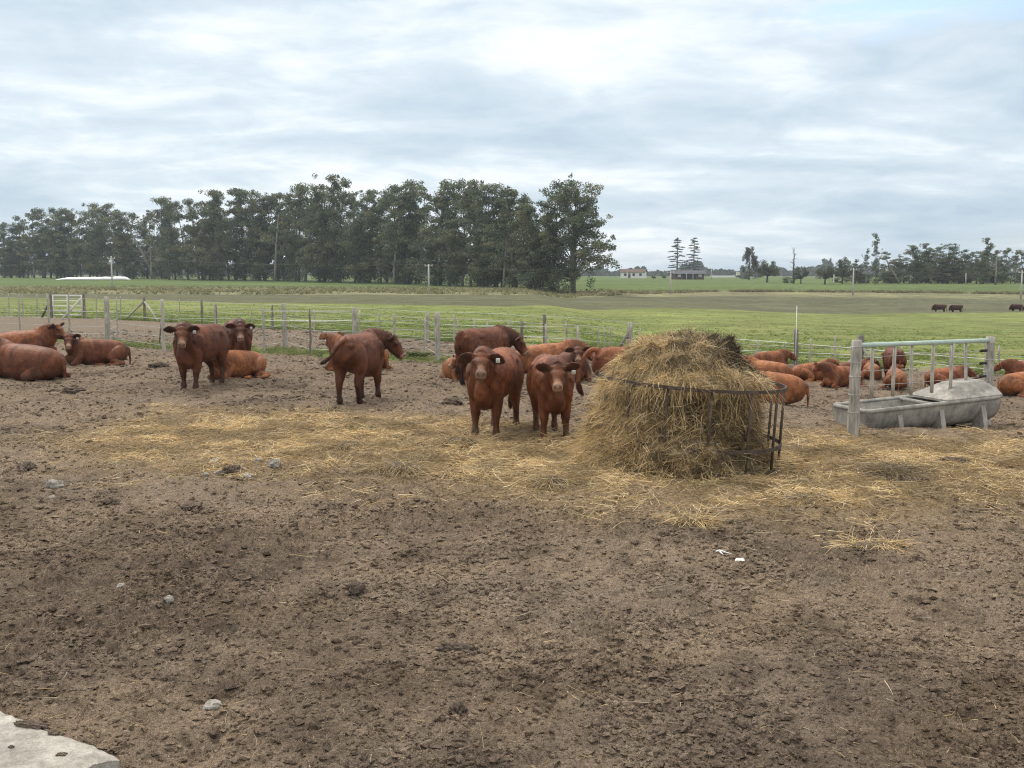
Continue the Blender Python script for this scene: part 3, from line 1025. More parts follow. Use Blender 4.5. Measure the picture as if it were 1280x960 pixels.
# ------------------------------------------------------------------ trough, its fence, the slab
def trough():
    p = gp(1157, 536)
    ax = R(17)
    root = empty('water_trough', (p.x, p.y + .35, float(terrain(p.x, p.y))), ax)
    root.rotation_euler = (0, R(-3.4), ax)
    tag(root, 'long grey concrete water trough with rounded rim and humped lid at one end', 'trough')
    L, Wd, H = 2.42, .88, .37
    # basin: outer hull and inner hollow as one closed shell
    prof_o = [(-.5, .0), (-.49, -.05), (-.455, -.15), (-.40, -.25), (-.32, -.33), (-.20, -.39), (0, -.40), (.20, -.39), (.32, -.33), (.40, -.25), (.455, -.15), (.49, -.05), (.5, 0)]
    prof_i = [(.42, .0), (.40, -.10), (.33, -.22), (.22, -.28), (0, -.30), (-.22, -.28), (-.33, -.22), (-.40, -.10), (-.42, .0)]
    pr = np.array(prof_o + prof_i)
    xs = np.array([-L / 2, -L / 2 + .06, -L / 4, 0, L / 4, L / 2 - .06, L / 2])
    A = Acc()
    no = len(prof_o)
    Vo = np.array([[x, a * Wd, H + b * (1.0 if 0 < i < 6 else .93)] for i, x in enumerate(xs) for a, b in prof_o])
    Q = [[i * no + j, i * no + j + 1, (i + 1) * no + j + 1, (i + 1) * no + j] for i in range(6) for j in range(no - 1)]
    A.add(Vo, Q)
    for i, fl in ((0, 1), (6, 0)):
        V = np.vstack([Vo[i * no:(i + 1) * no], [[xs[i], 0, H]]])
        T = [[no, j + 1, j] if fl else [no, j, j + 1] for j in range(no - 1)]
        A.add(V, None, T)
    ni = len(prof_i)
    xi = np.linspace(-L / 2 + .10, L / 2 - .10, 5)
    Vi = np.array([[x, a * Wd, H + b * .9] for x in xi for a, b in prof_i])
    A.add(Vi, [[i * ni + j, i * ni + j + 1, (i + 1) * ni + j + 1, (i + 1) * ni + j] for i in range(4) for j in range(ni - 1)])
    for i, fl in ((0, 0), (4, 1)):
        V = np.vstack([Vi[i * ni:(i + 1) * ni], [[xi[i], 0, H]]])
        A.add(V, None, [[ni, j + 1, j] if fl else [ni, j, j + 1] for j in range(ni - 1)])
    A.build('basin', M['concrete'], root)
    # rim: a round lip all the way round, with cross bar
    hx, hy = L / 2 - .015, Wd / 2 - .01
    path = []
    for cx, cy, a0 in ((hx - .08, hy - .08, 0), (-hx + .08, hy - .08, 90), (-hx + .08, -hy + .08, 180), (hx - .08, -hy + .08, 270)):
        for k in range(5):
            a = R(a0 + 22.5 * k)
            path.append((cx + .08 * math.cos(a), cy + .08 * math.sin(a), H + .012))
    path.append(path[0])
    A = Acc().add(*tube(path, .034, 10))
    A.add(*tube([(.02, -hy, H), (.02, hy, H)], .03, 8))
    A.build('rim', M['concrete'], root)
    # lid: hipped hump over the right end
    x0, x1 = L / 2 - 1.0, L / 2 + .0
    n = 21
    V, Q = [], []
    for i in range(n):
        s = i / (n - 1)
        for j in range(n):
            t = j / (n - 1)
            x = x0 + (x1 - x0) * t
            y = (s - .5) * (Wd + .02)
            hz = .20 * min(1, (1 - abs(2 * s - 1)) / .62, t / .42, (1 - t) / .10 * .5 + .5)
            V.append((x, y, H + .055 + hz))
    V = np.array(V)
    Q = [[i * n + j, i * n + j + 1, (i + 1) * n + j + 1, (i + 1) * n + j] for i in range(n - 1) for j in range(n - 1)]
    A = Acc().add(V, Q)
    Vb = V.copy()
    Vb[:, 2] = H + .02
    k = n * n
    ring = [j for j in range(n)] + [i * n + n - 1 for i in range(1, n)] + [(n - 1) * n + j for j in range(n - 2, -1, -1)] + [i * n for i in range(n - 2, 0, -1)]
    A.add(np.vstack([V, Vb]), [[ring[a], ring[a] + k, ring[(a + 1) % len(ring)] + k, ring[(a + 1) % len(ring)]] for a in range(len(ring))])
    A.build('lid', M['concrete'], root, False)
    # curved supporting ribs
    for x in (-.62, .12, .88):
        prof = [(.91, .30), (.96, .20), (1.02, .05), (1.06, -.10)]
        for sg in (-1, 1):
            A = Acc()
            o = [(sg * a * Wd / 2 * 1.04, b) for a, b in prof]
            inn = [(sg * a * Wd / 2, b) for a, b in ((.80, .29), (.66, .14), (.5, .02), (.5, -.10))]
            poly = o + inn[::-1]
            V = np.array([[x + dx, a, b] for dx in (-.04, .04) for a, b in poly])
            m_ = len(poly)
            Q = [[j, (j + 1) % m_, m_ + (j + 1) % m_, m_ + j] for j in range(m_)]
            Q += [[j, j + 1, m_ - 2 - j, m_ - 1 - j] for j in range(3)]
            Q += [[m_ + j, 2 * m_ - 1 - j, 2 * m_ - 2 - j, m_ + j + 1] for j in range(3)]
            A.add(V, Q)
            A.build('rib', M['concrete'], root, False)


trough()


def trough_fence():
    a, b = gp(1066, 546), at(1238, 16.6)
    root = empty('trough_fence', a)
    tag(root, 'post and batten fence panel with pale green top pipe above the water trough', 'fence')
    d = Vector((b.x - a.x, b.y - a.y, b.z - a.z))
    z0, z1 = zat(425, a.y) - a.z, zat(421, b.y) - a.z
    for k, (off, zt) in enumerate(((Vector((0, 0, 0)), z0), (d, z1))):
        V, Q, T = rough_post(zt - off.z, .074 if k == 0 else .074, 300 + k, 11, (.01, .0))
        o = Acc().add(V, Q, T).build('post', M['wood'], root)
        o.location = off
        for zz in (.35, .6, .85, 1.05, zt - off.z - .09):
            Acc().add(*tube([(.082 * math.cos(t), .082 * math.sin(t), zz) for t in np.linspace(0, 6.28, 13)], .004, 5)).build('wire_wrap', M['wire'], o)
    zr0, zr1 = zat(432, a.y) - a.z, zat(425.5, b.y) - a.z
    A = Acc().add(*tube([(0, 0, zr0), (d.x * .5, d.y * .5, (zr0 + zr1) / 2), (d.x, d.y, zr1)], .036, 10))
    A.build('top_pipe', M['pipe'], root)
    zb = lambda s: zr0 + (zr1 - zr0) * s
    for dz in (.16, .36, .57, .78):
        A = Acc().add(*tube([(d.x * s, d.y * s, zb(s) - dz - .012 * math.sin(math.pi * s)) for s in np.linspace(0, 1, 9)], .0035, 5))
        A.build('wire', M['wire'], root)
        A = Acc().add(*tube([(d.x * .925, d.y * .925, zb(.925) - dz), (d.x * .975, d.y * .975, zb(.975) - dz)], .022, 8))
        A.build('insulator', M['black'], root)
    for k, u in enumerate((1093, 1118.5, 1143, 1168, 1190, 1213)):
        tx = (u - 640) / F
        s = (tx * a.y - a.x) / (d.x - tx * d.y)
        h = .74 if k != 4 else .80
        V, Q, T = loft([(0, 0, zb(s) - .02 - h * f, .019, .027) for f in (1, .75, .5, .25, 0)], (1, 0, 0), 8, 1, 4)
        V[:, 0] += rng.normal(0, .004) * (V[:, 2])
        o = Acc().add(V, Q, T).build('batten', M['pale_wood'], root)
        o.location = (d.x * s, d.y * s, 0)
        o.rotation_euler = (R(rng.normal(0, 1.2)), R(rng.normal(0, 1.2)), math.atan2(d.y, d.x))


trough_fence()


def slab():
    zt = .20
    c, bk, fr = gp(149, 943, zt), gp(0, 885, zt), gp(84, 962, zt)
    e1 = (Vector((bk.x, bk.y)) - Vector((c.x, c.y))).normalized()
    e2 = (Vector((fr.x, fr.y)) - Vector((c.x, c.y))).normalized()
    n1, n2 = 70, 26
    A = Acc()
    g1, g2 = np.linspace(0, 2.6, n1), np.linspace(0, .9, n2)
    S, T = np.meshgrid(g1, g2, indexing='ij')
    X = c.x + e1.x * S + e2.x * T
    Y = c.y + e1.y * S + e2.y * T
    edge = np.minimum(np.minimum(S, T), np.minimum(2.6 - S, .9 - T))
    Z = zt + .005 * fbm(X * 9, Y * 9, 300, 3) - .014 * np.exp(-edge / .008) - .012 * np.exp(-edge / .03) * sst(.1, .4, fbm(X * 14, Y * 14, 302, 2))
    wob = .006 * fbm(X * 7, Y * 7, 301, 3) * np.exp(-edge / .05)
    X, Y = X + wob, Y + wob
    V = np.stack([X, Y, Z], -1).reshape(-1, 3)
    Q = [[i * n2 + j, (i + 1) * n2 + j, (i + 1) * n2 + j + 1, i * n2 + j + 1] for i in range(n1 - 1) for j in range(n2 - 1)]
    A.add(V, Q)
    ring = [i * n2 for i in range(n1)] + [(n1 - 1) * n2 + j for j in range(1, n2)] + [i * n2 + n2 - 1 for i in range(n1 - 2, -1, -1)] + [j for j in range(n2 - 2, 0, -1)]
    top = V[ring]
    mid = top.copy()
    mid[:, 2] = .06 + .01 * rng.normal(size=len(top))
    bot = top.copy()
    bot[:, 2] = -.1
    m_ = len(ring)
    A.add(np.vstack([top, mid, bot]), [[r * m_ + j, r * m_ + (j + 1) % m_, (r + 1) * m_ + (j + 1) % m_, (r + 1) * m_ + j] for r in range(2) for j in range(m_)])
    o = A.build('concrete_slab', M['slab'])
    tag(o, 'pale chipped concrete slab at the edge of the mud below us', 'slab')
    q = gp(38, 907, zt)
    W, T_ = rough_lump((.075, .022, .016), 77)
    o = link('dirt_smear', mk('dirt_smear', W, None, T_), M['clod'])
    o.location = (q.x, q.y, zt + .004)
    o.rotation_euler = (0, 0, R(-14))
    tag(o, 'ridge of brown dirt lying across the pale concrete slab', 'dirt')
    for k, (u, v, s) in enumerate(((67, 917, .022), (77, 944, .017), (14, 934, .010))):
        q = gp(u, v, zt)
        W, T_ = rough_lump((s * 1.1, s * .8, s * .45), 80 + k)
        o = link('dirt_crumb', mk('dirt_crumb', W, None, T_), M['clod'])
        o.location = (q.x, q.y, zt + .003)
        tag(o, 'small dark crumb of dirt lying on top of the pale concrete slab', 'dirt', 'dirt crumbs on the slab')


slab()


# ------------------------------------------------------------------ fences
def fence(name, label, posts, wires, rails=(), stays=(), mw='wood'):
    """posts: (u, v foot, v top, radius, material); wires: heights of wires as fractions, between consecutive posts"""
    P = []
    first = None
    root = None
    for i, (u, v, vt, r, m) in enumerate(posts):
        g = gp(u, v)
        h = zat(vt, g.y) - g.z
        if root is None:
            root = empty(name, g)
            tag(root, label, 'fence')
        V, Q, T = rough_post(h, r, 400 + i + len(posts) * 7, 9 if r > .05 else 7, (rng.normal(0, .012), rng.normal(0, .012)))
        o = Acc().add(V, Q, T).build('post' if r > .035 else 'dropper', M[m], root)
        o.location = g - root.location
        P.append((g, h))
    rl = np.array(root.location)
    P.sort(key=lambda a: a[0].x)
    for f in wires:
        pts = np.array([np.array(g) + (0, 0, f * 1.05) for g, h in P]) - rl
        if len(pts) > 1:
            Acc().add(*tube(pts, .006, 5)).build('wire', M['wire'], root)
    for pix, z, r, m in rails:
        pts = np.array([np.array(gp(u, v)) + (0, 0, z(u, v) if callable(z) else z) for u, v in pix]) - rl
        Acc().add(*tube(catmull(pts, 4), r, 6)).build('tape', M[m], root)
    for (u0, v0, f0), (u1, v1), r, m in stays:
        a, b = gp(u0, v0), gp(u1, v1)
        pts = np.array([np.array(a) + (0, 0, f0), np.array(b) + (0, 0, -.02)]) - rl
        Acc().add(*tube(pts, r, 8)).build('brace', M[m], root)
    return root


near_posts = [(-60, 416, 363, .05, 'wood'), (25, 420, 367, .03, 'wood'), (62, 422, 367, .036, 'wood'), (87.5, 424, 367, .028, 'wood'), (135, 429, 371, .082, 'wood'),
              (147, 424, 371, .022, 'wood'), (205, 440, 374, .05, 'pale_wood'), (270, 438, 380, .026, 'wood'), (330, 440, 384, .032, 'wood'), (357, 435, 379, .07, 'wood'), (388, 445, 386, .028, 'dark_wood'),
              (444, 447, 384, .062, 'wood'), (449, 446, 388, .026, 'pale_wood'), (531, 442, 398, .024, 'pale_wood'), (547, 452, 391, .075, 'wood'), (682, 456, 405, .03, 'pale_wood'), (723, 458, 408, .026, 'pale_wood')]
fence('wire_fence', 'weathered post and wire fence with white tapes at the back of the muddy paddock', near_posts, (.18, .42, .66, .9),
      rails=[([(330, 440), (357, 437), (388, 444), (444, 447)], lambda u, v: zat(389, gp(u, v).y) - gp(u, v).z, .010, 'tape'),
             ([(330, 440), (357, 437), (388, 444), (444, 447)], lambda u, v: zat(401, gp(u, v).y) - gp(u, v).z, .010, 'tape'),
             ([(404, 445), (444, 447)], lambda u, v: zat(415, gp(u, v).y) - gp(u, v).z, .010, 'tape')],
      stays=[((204, 440, .95), (199, 428), .03, 'pale_wood')])

far_posts = [(-70, 394, 366, .04, 'wood'), (12, 396, 368, .026, 'wood'), (29, 397, 368, .026, 'wood'), (47, 397, 368, .03, 'wood'), (121, 399, 369, .026, 'wood'), (151, 400, 370, .026, 'wood'),
             (181, 401, 371, .06, 'dark_wood'), (225, 404, 374, .024, 'wood'), (253, 405, 375, .05, 'dark_wood'), (271, 407, 380, .036, 'dark_wood'), (315, 410, 384, .024, 'wood'), (341, 412, 381, .045, 'dark_wood'),
             (368, 413, 384, .022, 'wood'), (393, 415, 386, .03, 'pale_wood'), (474, 422, 390, .022, 'wood'), (493, 424, 392, .04, 'wood'), (534, 428, 391, .055, 'wood'), (568, 428, 393, .03, 'pale_wood'), (573, 429, 400, .022, 'wood'),
             (593, 430, 398, .03, 'pale_wood'), (610, 431, 402, .025, 'pale_wood'), (636, 433, 400, .03, 'wood'), (652, 436, 401, .05, 'dark_wood'), (681, 438, 393, .05, 'dark_wood'), (708, 440, 403, .022, 'wood'), (722, 441, 408, .032, 'pale_wood'),
             (747, 443, 408, .022, 'wood'), (756, 444, 409, .022, 'wood'), (763, 444, 408, .026, 'wood'), (788, 446, 403, .08, 'wood'), (800, 446, 411, .022, 'pale_wood')]
fence('wire_fence', 'far wire fence of thin droppers between the mud lane and green pasture', far_posts, (.15, .35, .55, .75, .95),
      stays=[((181, 401, .95), (156, 400), .05, 'wood'), ((181, 401, .95), (198, 402), .045, 'pale_wood'), ((788, 446, .8), (768, 443), .05, 'dark_wood'), ((61, 398, .7), (52, 397), .06, 'dark_wood')])

right_posts = [(912, 450, 420, .024, 'pale_wood'), (947, 453, 425, .034, 'pale_wood'), (980, 455, 428, .024, 'wood'), (995, 457, 412, .075, 'dark_wood'), (1012, 457, 423, .028, 'pale_wood'), (1043, 459, 420, .026, 'pale_wood'),
               (1075, 461, 419, .10, 'dark_wood'), (1127, 464, 432, .024, 'wood'), (1187, 467, 432, .024, 'wood'), (1247, 470, 432, .026, 'wood'), (1310, 473, 440, .04, 'wood')]
tp = [(900, 450), (947, 453), (1012, 457), (1075, 461), (1187, 467), (1310, 473)]
tz = lambda vs: (lambda u, v: zat(np.interp(u, *vs), gp(u, v).y) - gp(u, v).z)
fence('tape_fence', 'white tape fence on wooden posts behind the cows lying beside the trough', right_posts, (.3, .55),
      rails=[(tp, tz(((900, 947, 1012, 1060, 1140, 1280), (422.5, 426, 431, 434.5, 442, 453))), .012, 'tape'), (tp, tz(((900, 947, 1060, 1140, 1280), (437, 439, 443, 452, 467))), .010, 'tape')],
      stays=[((1075, 461, .75), (1095, 462), .045, 'wood'), ((1073, 461, .42), (1054, 458), .06, 'pale_wood')])


def rod():
    g = gp(993.5, 458)
    top = zat(382, g.y)
    o = Acc().add(*tube([(0, 0, 0), (0, 0, top - g.z)], [.016, .011], 8)).build('marker_rod', M['tape'])
    o.location = g + Vector((-.02, -.12, 0))
    tag(o, 'thin tall white rod strapped to a dark fence post', 'rod')


rod()


def gate():
    a, b = gp(66, 397.5), gp(104, 398)
    root = empty('metal_gate', a)
    tag(root, 'galvanised five-bar metal gate closed between posts at the far pasture', 'gate')
    d = b - a
    H = zat(368, a.y) - a.z
    A = Acc()
    for s in (0.03, .97):
        A.add(*tube([(d.x * s, d.y * s, .12), (d.x * s, d.y * s, H - .03)], .032, 8))
    A.add(*tube([(d.x * .5, d.y * .5, .12), (d.x * .5, d.y * .5, H - .03)], .02, 8))
    A.build('gate_frame', M['tape'], root)
    for f in (.14, .33, .52, .74, .96):
        Acc().add(*tube([(0, 0, H * f), (d.x, d.y, H * f)], .026 if f > .9 else .02, 8)).build('bar', M['tape'], root)
    for s, dy in ((-.03, 0), (1.05, 0)):
        V, Q, T = rough_post(H + .12, .065, 500 + int(s * 10), 9)
        o = Acc().add(V, Q, T).build('gate_post', M['dark_wood'], root)
        o.location = (d.x * s, d.y * s, 0)
    e = np.array(gp(80, 399) - a)
    Acc().add(*tube([(d.x, d.y - .2, H * .82), (e[0], e[1] - .3, -.02)], .06, 8)).build('brace', M['pale_wood'], root)


gate()


# ------------------------------------------------------------------ cattle
def rotz(a):
    c, s = math.cos(a), math.sin(a)
    return np.array([[c, -s, 0], [s, c, 0], [0, 0, 1]])


TONES = {'dark': (.140, .046, .020), 'red': (.215, .072, .028), 'orange': (.265, .096, .036), 'blackish': (.060, .022, .014)}


def cow_mesh(pose, yaw, elev, pitch, tail, tone, seed, lying_side=1, voxel=.0155, feet=None, sag=0.0, graze=False):
    """the whole animal as one continuous skin, nose along +X, feet on z = 0"""
    g = np.random.default_rng(seed)
    A = Acc()
    ly = pose == 'lying'
    if not ly:
        rows = [(-.83, 0, 1.00, .05, .08), (-.79, 0, .99, .14, .18), (-.70, 0, .97, .200, .24), (-.55, 0, .945, .232, .29), (-.36, 0, .905, .252, .32), (-.12, 0, .875, .285, .350),
                (.10, 0, .870, .288, .355), (.30, 0, .885, .262, .345), (.46, 0, .905, .225, .33), (.56, 0, .90, .19, .28), (.62, 0, .90, .14, .21), (.655, 0, .90, .07, .11)]
        A.add(*loft(rows, (0, 0, 1), 28, 3, 2.35))
        nb = np.array([.46, 0, 1.0])
        brisket = [(.30, 0, .58, .14, .13), (.50, 0, .585, .14, .17), (.62, 0, .65, .115, .18), (.685, 0, .76, .085, .17), (.705, 0, .87, .05, .09)]
        for sg in (-1, 1):
            A.add(*loft([(-.56, sg * .15, 1.05, .05, .05), (-.43, sg * .185, 1.045, .078, .078), (-.28, sg * .18, 1.06, .06, .06)], (0, 0, 1), 10, 2))
            A.add(*loft([(-.80, sg * .09, 1.03, .04, .04), (-.75, sg * .11, 1.05, .06, .06), (-.62, sg * .13, 1.06, .06, .06)], (0, 0, 1), 10, 2))
            A.add(*loft([(.30, sg * .20, .98, .06, .10), (.42, sg * .215, .92, .085, .17), (.56, sg * .18, .86, .07, .14)], (0, 0, 1), 12, 2))
    else:
        sd = lying_side
        rows = [(-.84, 0, .30, .05, .08), (-.80, 0, .31, .17, .18), (-.70, -.01 * sd, .33, .25, .26), (-.54, -.02 * sd, .35, .31, .32), (-.36, -.02 * sd, .355, .345, .345), (-.12, -.01 * sd, .36, .385, .37),
                (.10, 0, .37, .375, .375), (.30, 0, .39, .325, .365), (.46, 0, .41, .27, .345), (.56, 0, .42, .22, .29), (.62, 0, .42, .16, .21), (.655, 0, .42, .08, .11)]
        A.add(*loft(rows, (0, 0, 1), 28, 3, 2.3))
        nb = np.array([.46, 0, .54])
        brisket = [(.30, 0, .15, .16, .13), (.52, 0, .17, .16, .16), (.68, 0, .25, .11, .14), (.75, 0, .34, .05, .07)]
    A.add(*loft(brisket, (0, 0, 1), 16, 3))
    # neck
    ny = yaw * .62
    nd = rotz(ny) @ np.array([math.cos(elev), 0, math.sin(elev)])
    nl = .47
    poll = nb + rotz(ny * .35) @ np.array([.12, 0, 0]) + nd * (nl - .1)
    ctl = nb + np.array([.24, 0, .5 * math.sin(elev) * .35 + .03])
    s = np.linspace(0, 1, 6)[:, None]
    C = (1 - s) ** 2 * nb + 2 * s * (1 - s) * ctl + s ** 2 * poll
    C[:, 2] -= np.array([.03, .02, .0, -.01, -.01, -.01])
    A.add(*loft(np.column_stack([C, [.205, .19, .165, .142, .122, .098], [.31, .30, .262, .22, .17, .125]]), (0, 0, 1), 20, 3))
    # dewlap
    D_ = C.copy()
    D_[:, 2] -= np.array([.26, .25, .20, .15, .11, .08])
    A.add(*loft(np.column_stack([D_, [.10, .105, .09, .065, .05, .035], [.12, .14, .12, .09, .06, .045]]), (0, 0, 1), 10, 2))
    # head
    f = rotz(yaw) @ np.array([math.cos(pitch), 0, math.sin(pitch)])
    side = norm(np.cross(np.array([0, 0, 1.0]), f))
    up = np.cross(f, side)
    hs = .83
    HR = [(-.09, -.01, .07, .07), (-.03, -.005, .108, .10), (.05, -.030, .126, .130), (.13, -.055, .130, .152), (.21, -.068, .114, .152), (.29, -.072, .092, .130),
          (.36, -.070, .082, .120), (.42, -.066, .085, .114), (.465, -.062, .090, .108), (.50, -.060, .080, .092), (.52, -.060, .050, .058)]
    H = lambda t, sd_, u_: poll + (f * t * .88 + side * sd_ + up * u_) * hs
    A.add(*loft([(*H(t, 0, o), w * hs, h * hs) for t, o, w, h in HR], up, 22, 3, 2.2))
    A.add(*loft([(*H(.0, 0, .055), .07, .03), (*H(.02, 0, .085), .075, .04), (*H(.06, 0, .075), .05, .03)], f, 12, 2))
    for sg in (-1, 1):
        A.add(*loft([(*H(.11, sg * .085, .045), .02, .02), (*H(.155, sg * .108, .035), .036, .032), (*H(.20, sg * .095, .03), .02, .018)], up, 10, 2))
        A.add(*loft([(*H(.10, sg * .075, -.11), .03, .04), (*H(.20, sg * .08, -.125), .045, .055), (*H(.30, sg * .055, -.12), .03, .04)], up, 10, 2))
        dr = -.03 + .05 * g.normal()
        ea = [(.015, .085, .035, .032, .034), (.0, .14, .042, .029, .060), (-.01, .20, .044 + dr * .2, .023, .096), (-.015, .27, .044 + dr * .6, .020, .104), (-.015, .335, .044 + dr, .018, .074), (-.012, .385, .042 + dr * 1.2, .012, .024)]
        A.add(*loft([(*H(t, sg * s_, u_), w * hs, h * hs) for t, s_, u_, w, h in ea], up, 14, 3))
    # legs
    if not ly:
        ft = feet or [(0, 0)] * 4
        for i, sg in ((0, 1), (1, -1)):
            dx, dy = ft[i]
            A.add(*loft([(.47, sg * .13, .98, .08, .13), (.47, sg * .165, .80, .10, .155), (.44, sg * .165, .62, .085, .115), (.42 + .3 * dx, sg * .155 + .2 * dy, .50, .078, .095), (.43 + .6 * dx, sg * .145 + .4 * dy, .365, .066, .070),
                         (.43 + .7 * dx, sg * .14 + .6 * dy, .295, .050, .052), (.43 + .9 * dx, sg * .14 + .8 * dy, .18, .040, .045), (.435 + dx, sg * .14 + .9 * dy, .105, .056, .060),
                         (.455 + dx, sg * .14 + dy, .06, .044, .050), (.475 + dx, sg * .14 + dy, .03, .052, .066), (.48 + dx, sg * .14 + dy, .004, .052, .066)], (1, 0, 0), 14, 3))
        for i, sg in ((2, 1), (3, -1)):
            dx, dy = ft[i]
            A.add(*loft([(-.52, sg * .14, 1.02, .11, .20), (-.53, sg * .175, .86, .125, .225), (-.50, sg * .18, .70, .115, .19), (-.53 + .3 * dx, sg * .165 + .2 * dy, .56, .085, .125), (-.585 + .5 * dx, sg * .155 + .4 * dy, .455, .070, .090),
                         (-.61 + .6 * dx, sg * .15 + .5 * dy, .39, .058, .070), (-.60 + .8 * dx, sg * .15 + .7 * dy, .27, .044, .050), (-.585 + .9 * dx, sg * .15 + .9 * dy, .15, .043, .049), (-.57 + dx, sg * .15 + .9 * dy, .10, .056, .060),
                         (-.55 + dx, sg * .15 + dy, .055, .044, .05), (-.535 + dx, sg * .15 + dy, .03, .052, .066), (-.53 + dx, sg * .15 + dy, .004, .052, .066)], (1, 0, 0), 14, 3))
        tb = np.array([-.80, 0, 1.13])
    else:
        sd = lying_side
        for sg in (1, -1):   # folded front legs
            A.add(*loft([(.40, sg * .20, .38, .10, .15), (.50, sg * .25, .22, .085, .11), (.62, sg * .26, .115, .068, .075), (.70, sg * .25, .085, .062, .062)], (0, 0, 1), 12, 3))
            A.add(*loft([(.71, sg * .25, .085, .058, .058), (.60, sg * .285, .055, .042, .045), (.46, sg * .27, .05, .045, .045), (.38, sg * .25, .045, .05, .04)], (0, 0, 1), 12, 2))
        # upper hind leg lies out to one side
        A.add(*loft([(-.62, sd * .22, .40, .14, .17), (-.48, sd * .33, .33, .14, .19), (-.32, sd * .40, .24, .11, .15), (-.24, sd * .43, .16, .085, .10)], (0, 0, 1), 14, 3))
        A.add(*loft([(-.26, sd * .43, .16, .09, .10), (-.42, sd * .47, .11, .07, .075), (-.58, sd * .50, .085, .055, .06), (-.62, sd * .52, .075, .052, .056)], (0, 0, 1), 12, 3))
        A.add(*loft([(-.61, sd * .52, .075, .052, .054), (-.45, sd * .56, .055, .042, .044), (-.28, sd * .58, .05, .043, .044), (-.18, sd * .58, .05, .05, .046), (-.12, sd * .58, .045, .05, .042)], (0, 0, 1), 12, 2))
        A.add(*loft([(-.5, -sd * .22, .25, .14, .2), (-.3, -sd * .30, .14, .11, .12), (-.16, -sd * .30, .09, .07, .08)], (0, 0, 1), 12, 2))
        A.add(*loft([(-.10, sd * .40, .06, .05, .05), (.08, sd * .40, .055, .045, .045), (.14, sd * .40, .045, .05, .04)], (0, 0, 1), 10, 2))
        tb = np.array([-.80, 0, .44])
    # tail
    if tail == 'hang':
        tp_ = [tb + (.06, 0, .04), tb + (-.05, 0, .0), tb + (-.085, .0, -.15), tb + (-.09, .01, -.38), tb + (-.08, .02, -.60), tb + (-.075, .02, -.76), tb + (-.07, .02, -.86)]
        tr = [.045, .04, .032, .026, .026, .045, .018]
    elif tail == 'left':   # swished out to its left
        tp_ = [tb + (.06, 0, .04), tb + (-.06, .02, .0), tb + (-.11, .07, -.09), tb + (-.13, .14, -.20), tb + (-.13, .22, -.28), tb + (-.13, .30, -.33), tb + (-.13, .37, -.37)]
        tr = [.040, .036, .030, .025, .024, .040, .016]
    elif tail == 'arch':
        tp_ = [tb + (.08, 0, .04), tb + (-.06, 0, .05), tb + (-.17, 0, -.04), tb + (-.24, .01, -.22), tb + (-.28, .02, -.42), tb + (-.27, .03, -.60), tb + (-.19, .03, -.74)]
        tr = [.05, .045, .038, .032, .034, .052, .02]
    else:
        tp_ = [tb + (.05, 0, .03), tb + (-.06, lying_side * .03, -.06), tb + (-.08, lying_side * .08, -.22), tb + (-.07, lying_side * .14, -.33), tb + (-.02, lying_side * .22, -.39)]
        tr = [.045, .038, .03, .03, .02]
    A.add(*loft(np.column_stack([np.array(tp_), tr, tr]), (0, 1, .1), 10, 3))
    # melt everything together
    me = A.mesh('cow_raw')
    o = bpy.data.objects.new('cow_raw', me)
    COL.objects.link(o)
    md = o.modifiers.new('r', 'REMESH')
    md.mode = 'VOXEL'
    md.voxel_size = voxel
    md.use_smooth_shade = True
    md = o.modifiers.new('s', 'SMOOTH')
    md.factor = .5
    md.iterations = 5
    dg = bpy.context.evaluated_depsgraph_get()
    out = bpy.data.meshes.new_from_object(o.evaluated_get(dg))
    bpy.data.objects.remove(o)
    bpy.data.meshes.remove(me)
    n = len(out.vertices)
    V = np.empty(n * 3, np.float32)
    out.vertices.foreach_get('co', V)
    V = V.reshape(-1, 3).astype(float)
    N = np.empty(n * 3, np.float32)
    out.vertices.foreach_get('normal', N)
    N = N.reshape(-1, 3)
    # coat colour and markings
    base = np.array(TONES[tone])
    c = np.broadcast_to(base, V.shape).copy()
    w = fbm(V[:, 0] * 3 + seed, V[:, 2] * 3 + V[:, 1] * 1.5, seed, 3)
    c *= (1 + .20 * w)[:, None]
    # locks and half-shed patches of the coat
    lk = fbm(V[:, 0] * 12 + seed, V[:, 2] * 8 + V[:, 1] * 9, seed + 11, 3)
    c *= np.clip(1 + .28 * lk, .6, 1.45)[:, None]
    sh = sst(.10, .45, fbm(V[:, 0] * 4.5 - seed, V[:, 2] * 3.2 + V[:, 1] * 3, seed + 17, 3))
    c = c * (1 - .34 * sh[:, None] * np.array([.85, 1.0, 1.0]))
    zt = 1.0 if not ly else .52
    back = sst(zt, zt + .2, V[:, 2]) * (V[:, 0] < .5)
    c = c * (1 + .34 * back[:, None] * np.array([1.0, 1.15, 1.2]))  # bleached topline, and a highlight from above put into the coat colour
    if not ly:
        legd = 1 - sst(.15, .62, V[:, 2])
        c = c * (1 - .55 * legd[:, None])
        hoof = (V[:, 2] < .058)
        c[hoof] = (.035, .028, .024)
    nk = (V[:, 0] > .42) * (1 - sst(.0, .35, np.linalg.norm(V - (nb + poll) / 2, axis=1) - .18)) * .30
    c = c * (1 - nk[:, None])
    face = poll + f * .2 * hs
    hd = np.linalg.norm(V - face, axis=1)
    q = V - poll
    t, s_, u_ = q @ f / hs / .88, q @ side / hs, q @ up / hs
    onhead = (np.abs(s_) < .16) & (t > -.12) & (t < .62) & (np.abs(u_) < .25)
    fore = onhead * np.exp(-((t - .1) ** 2 / .01 + s_ ** 2 / .012)) * (u_ > -.05)
    c = c * (1 + .25 * fore[:, None])
    bridge = onhead * sst(.25, .40, t) * (u_ > -.10) * np.exp(-(s_ / .07) ** 2)
    pale = np.array([.36, .20, .12])
    wgt = (.42 * bridge)[:, None]
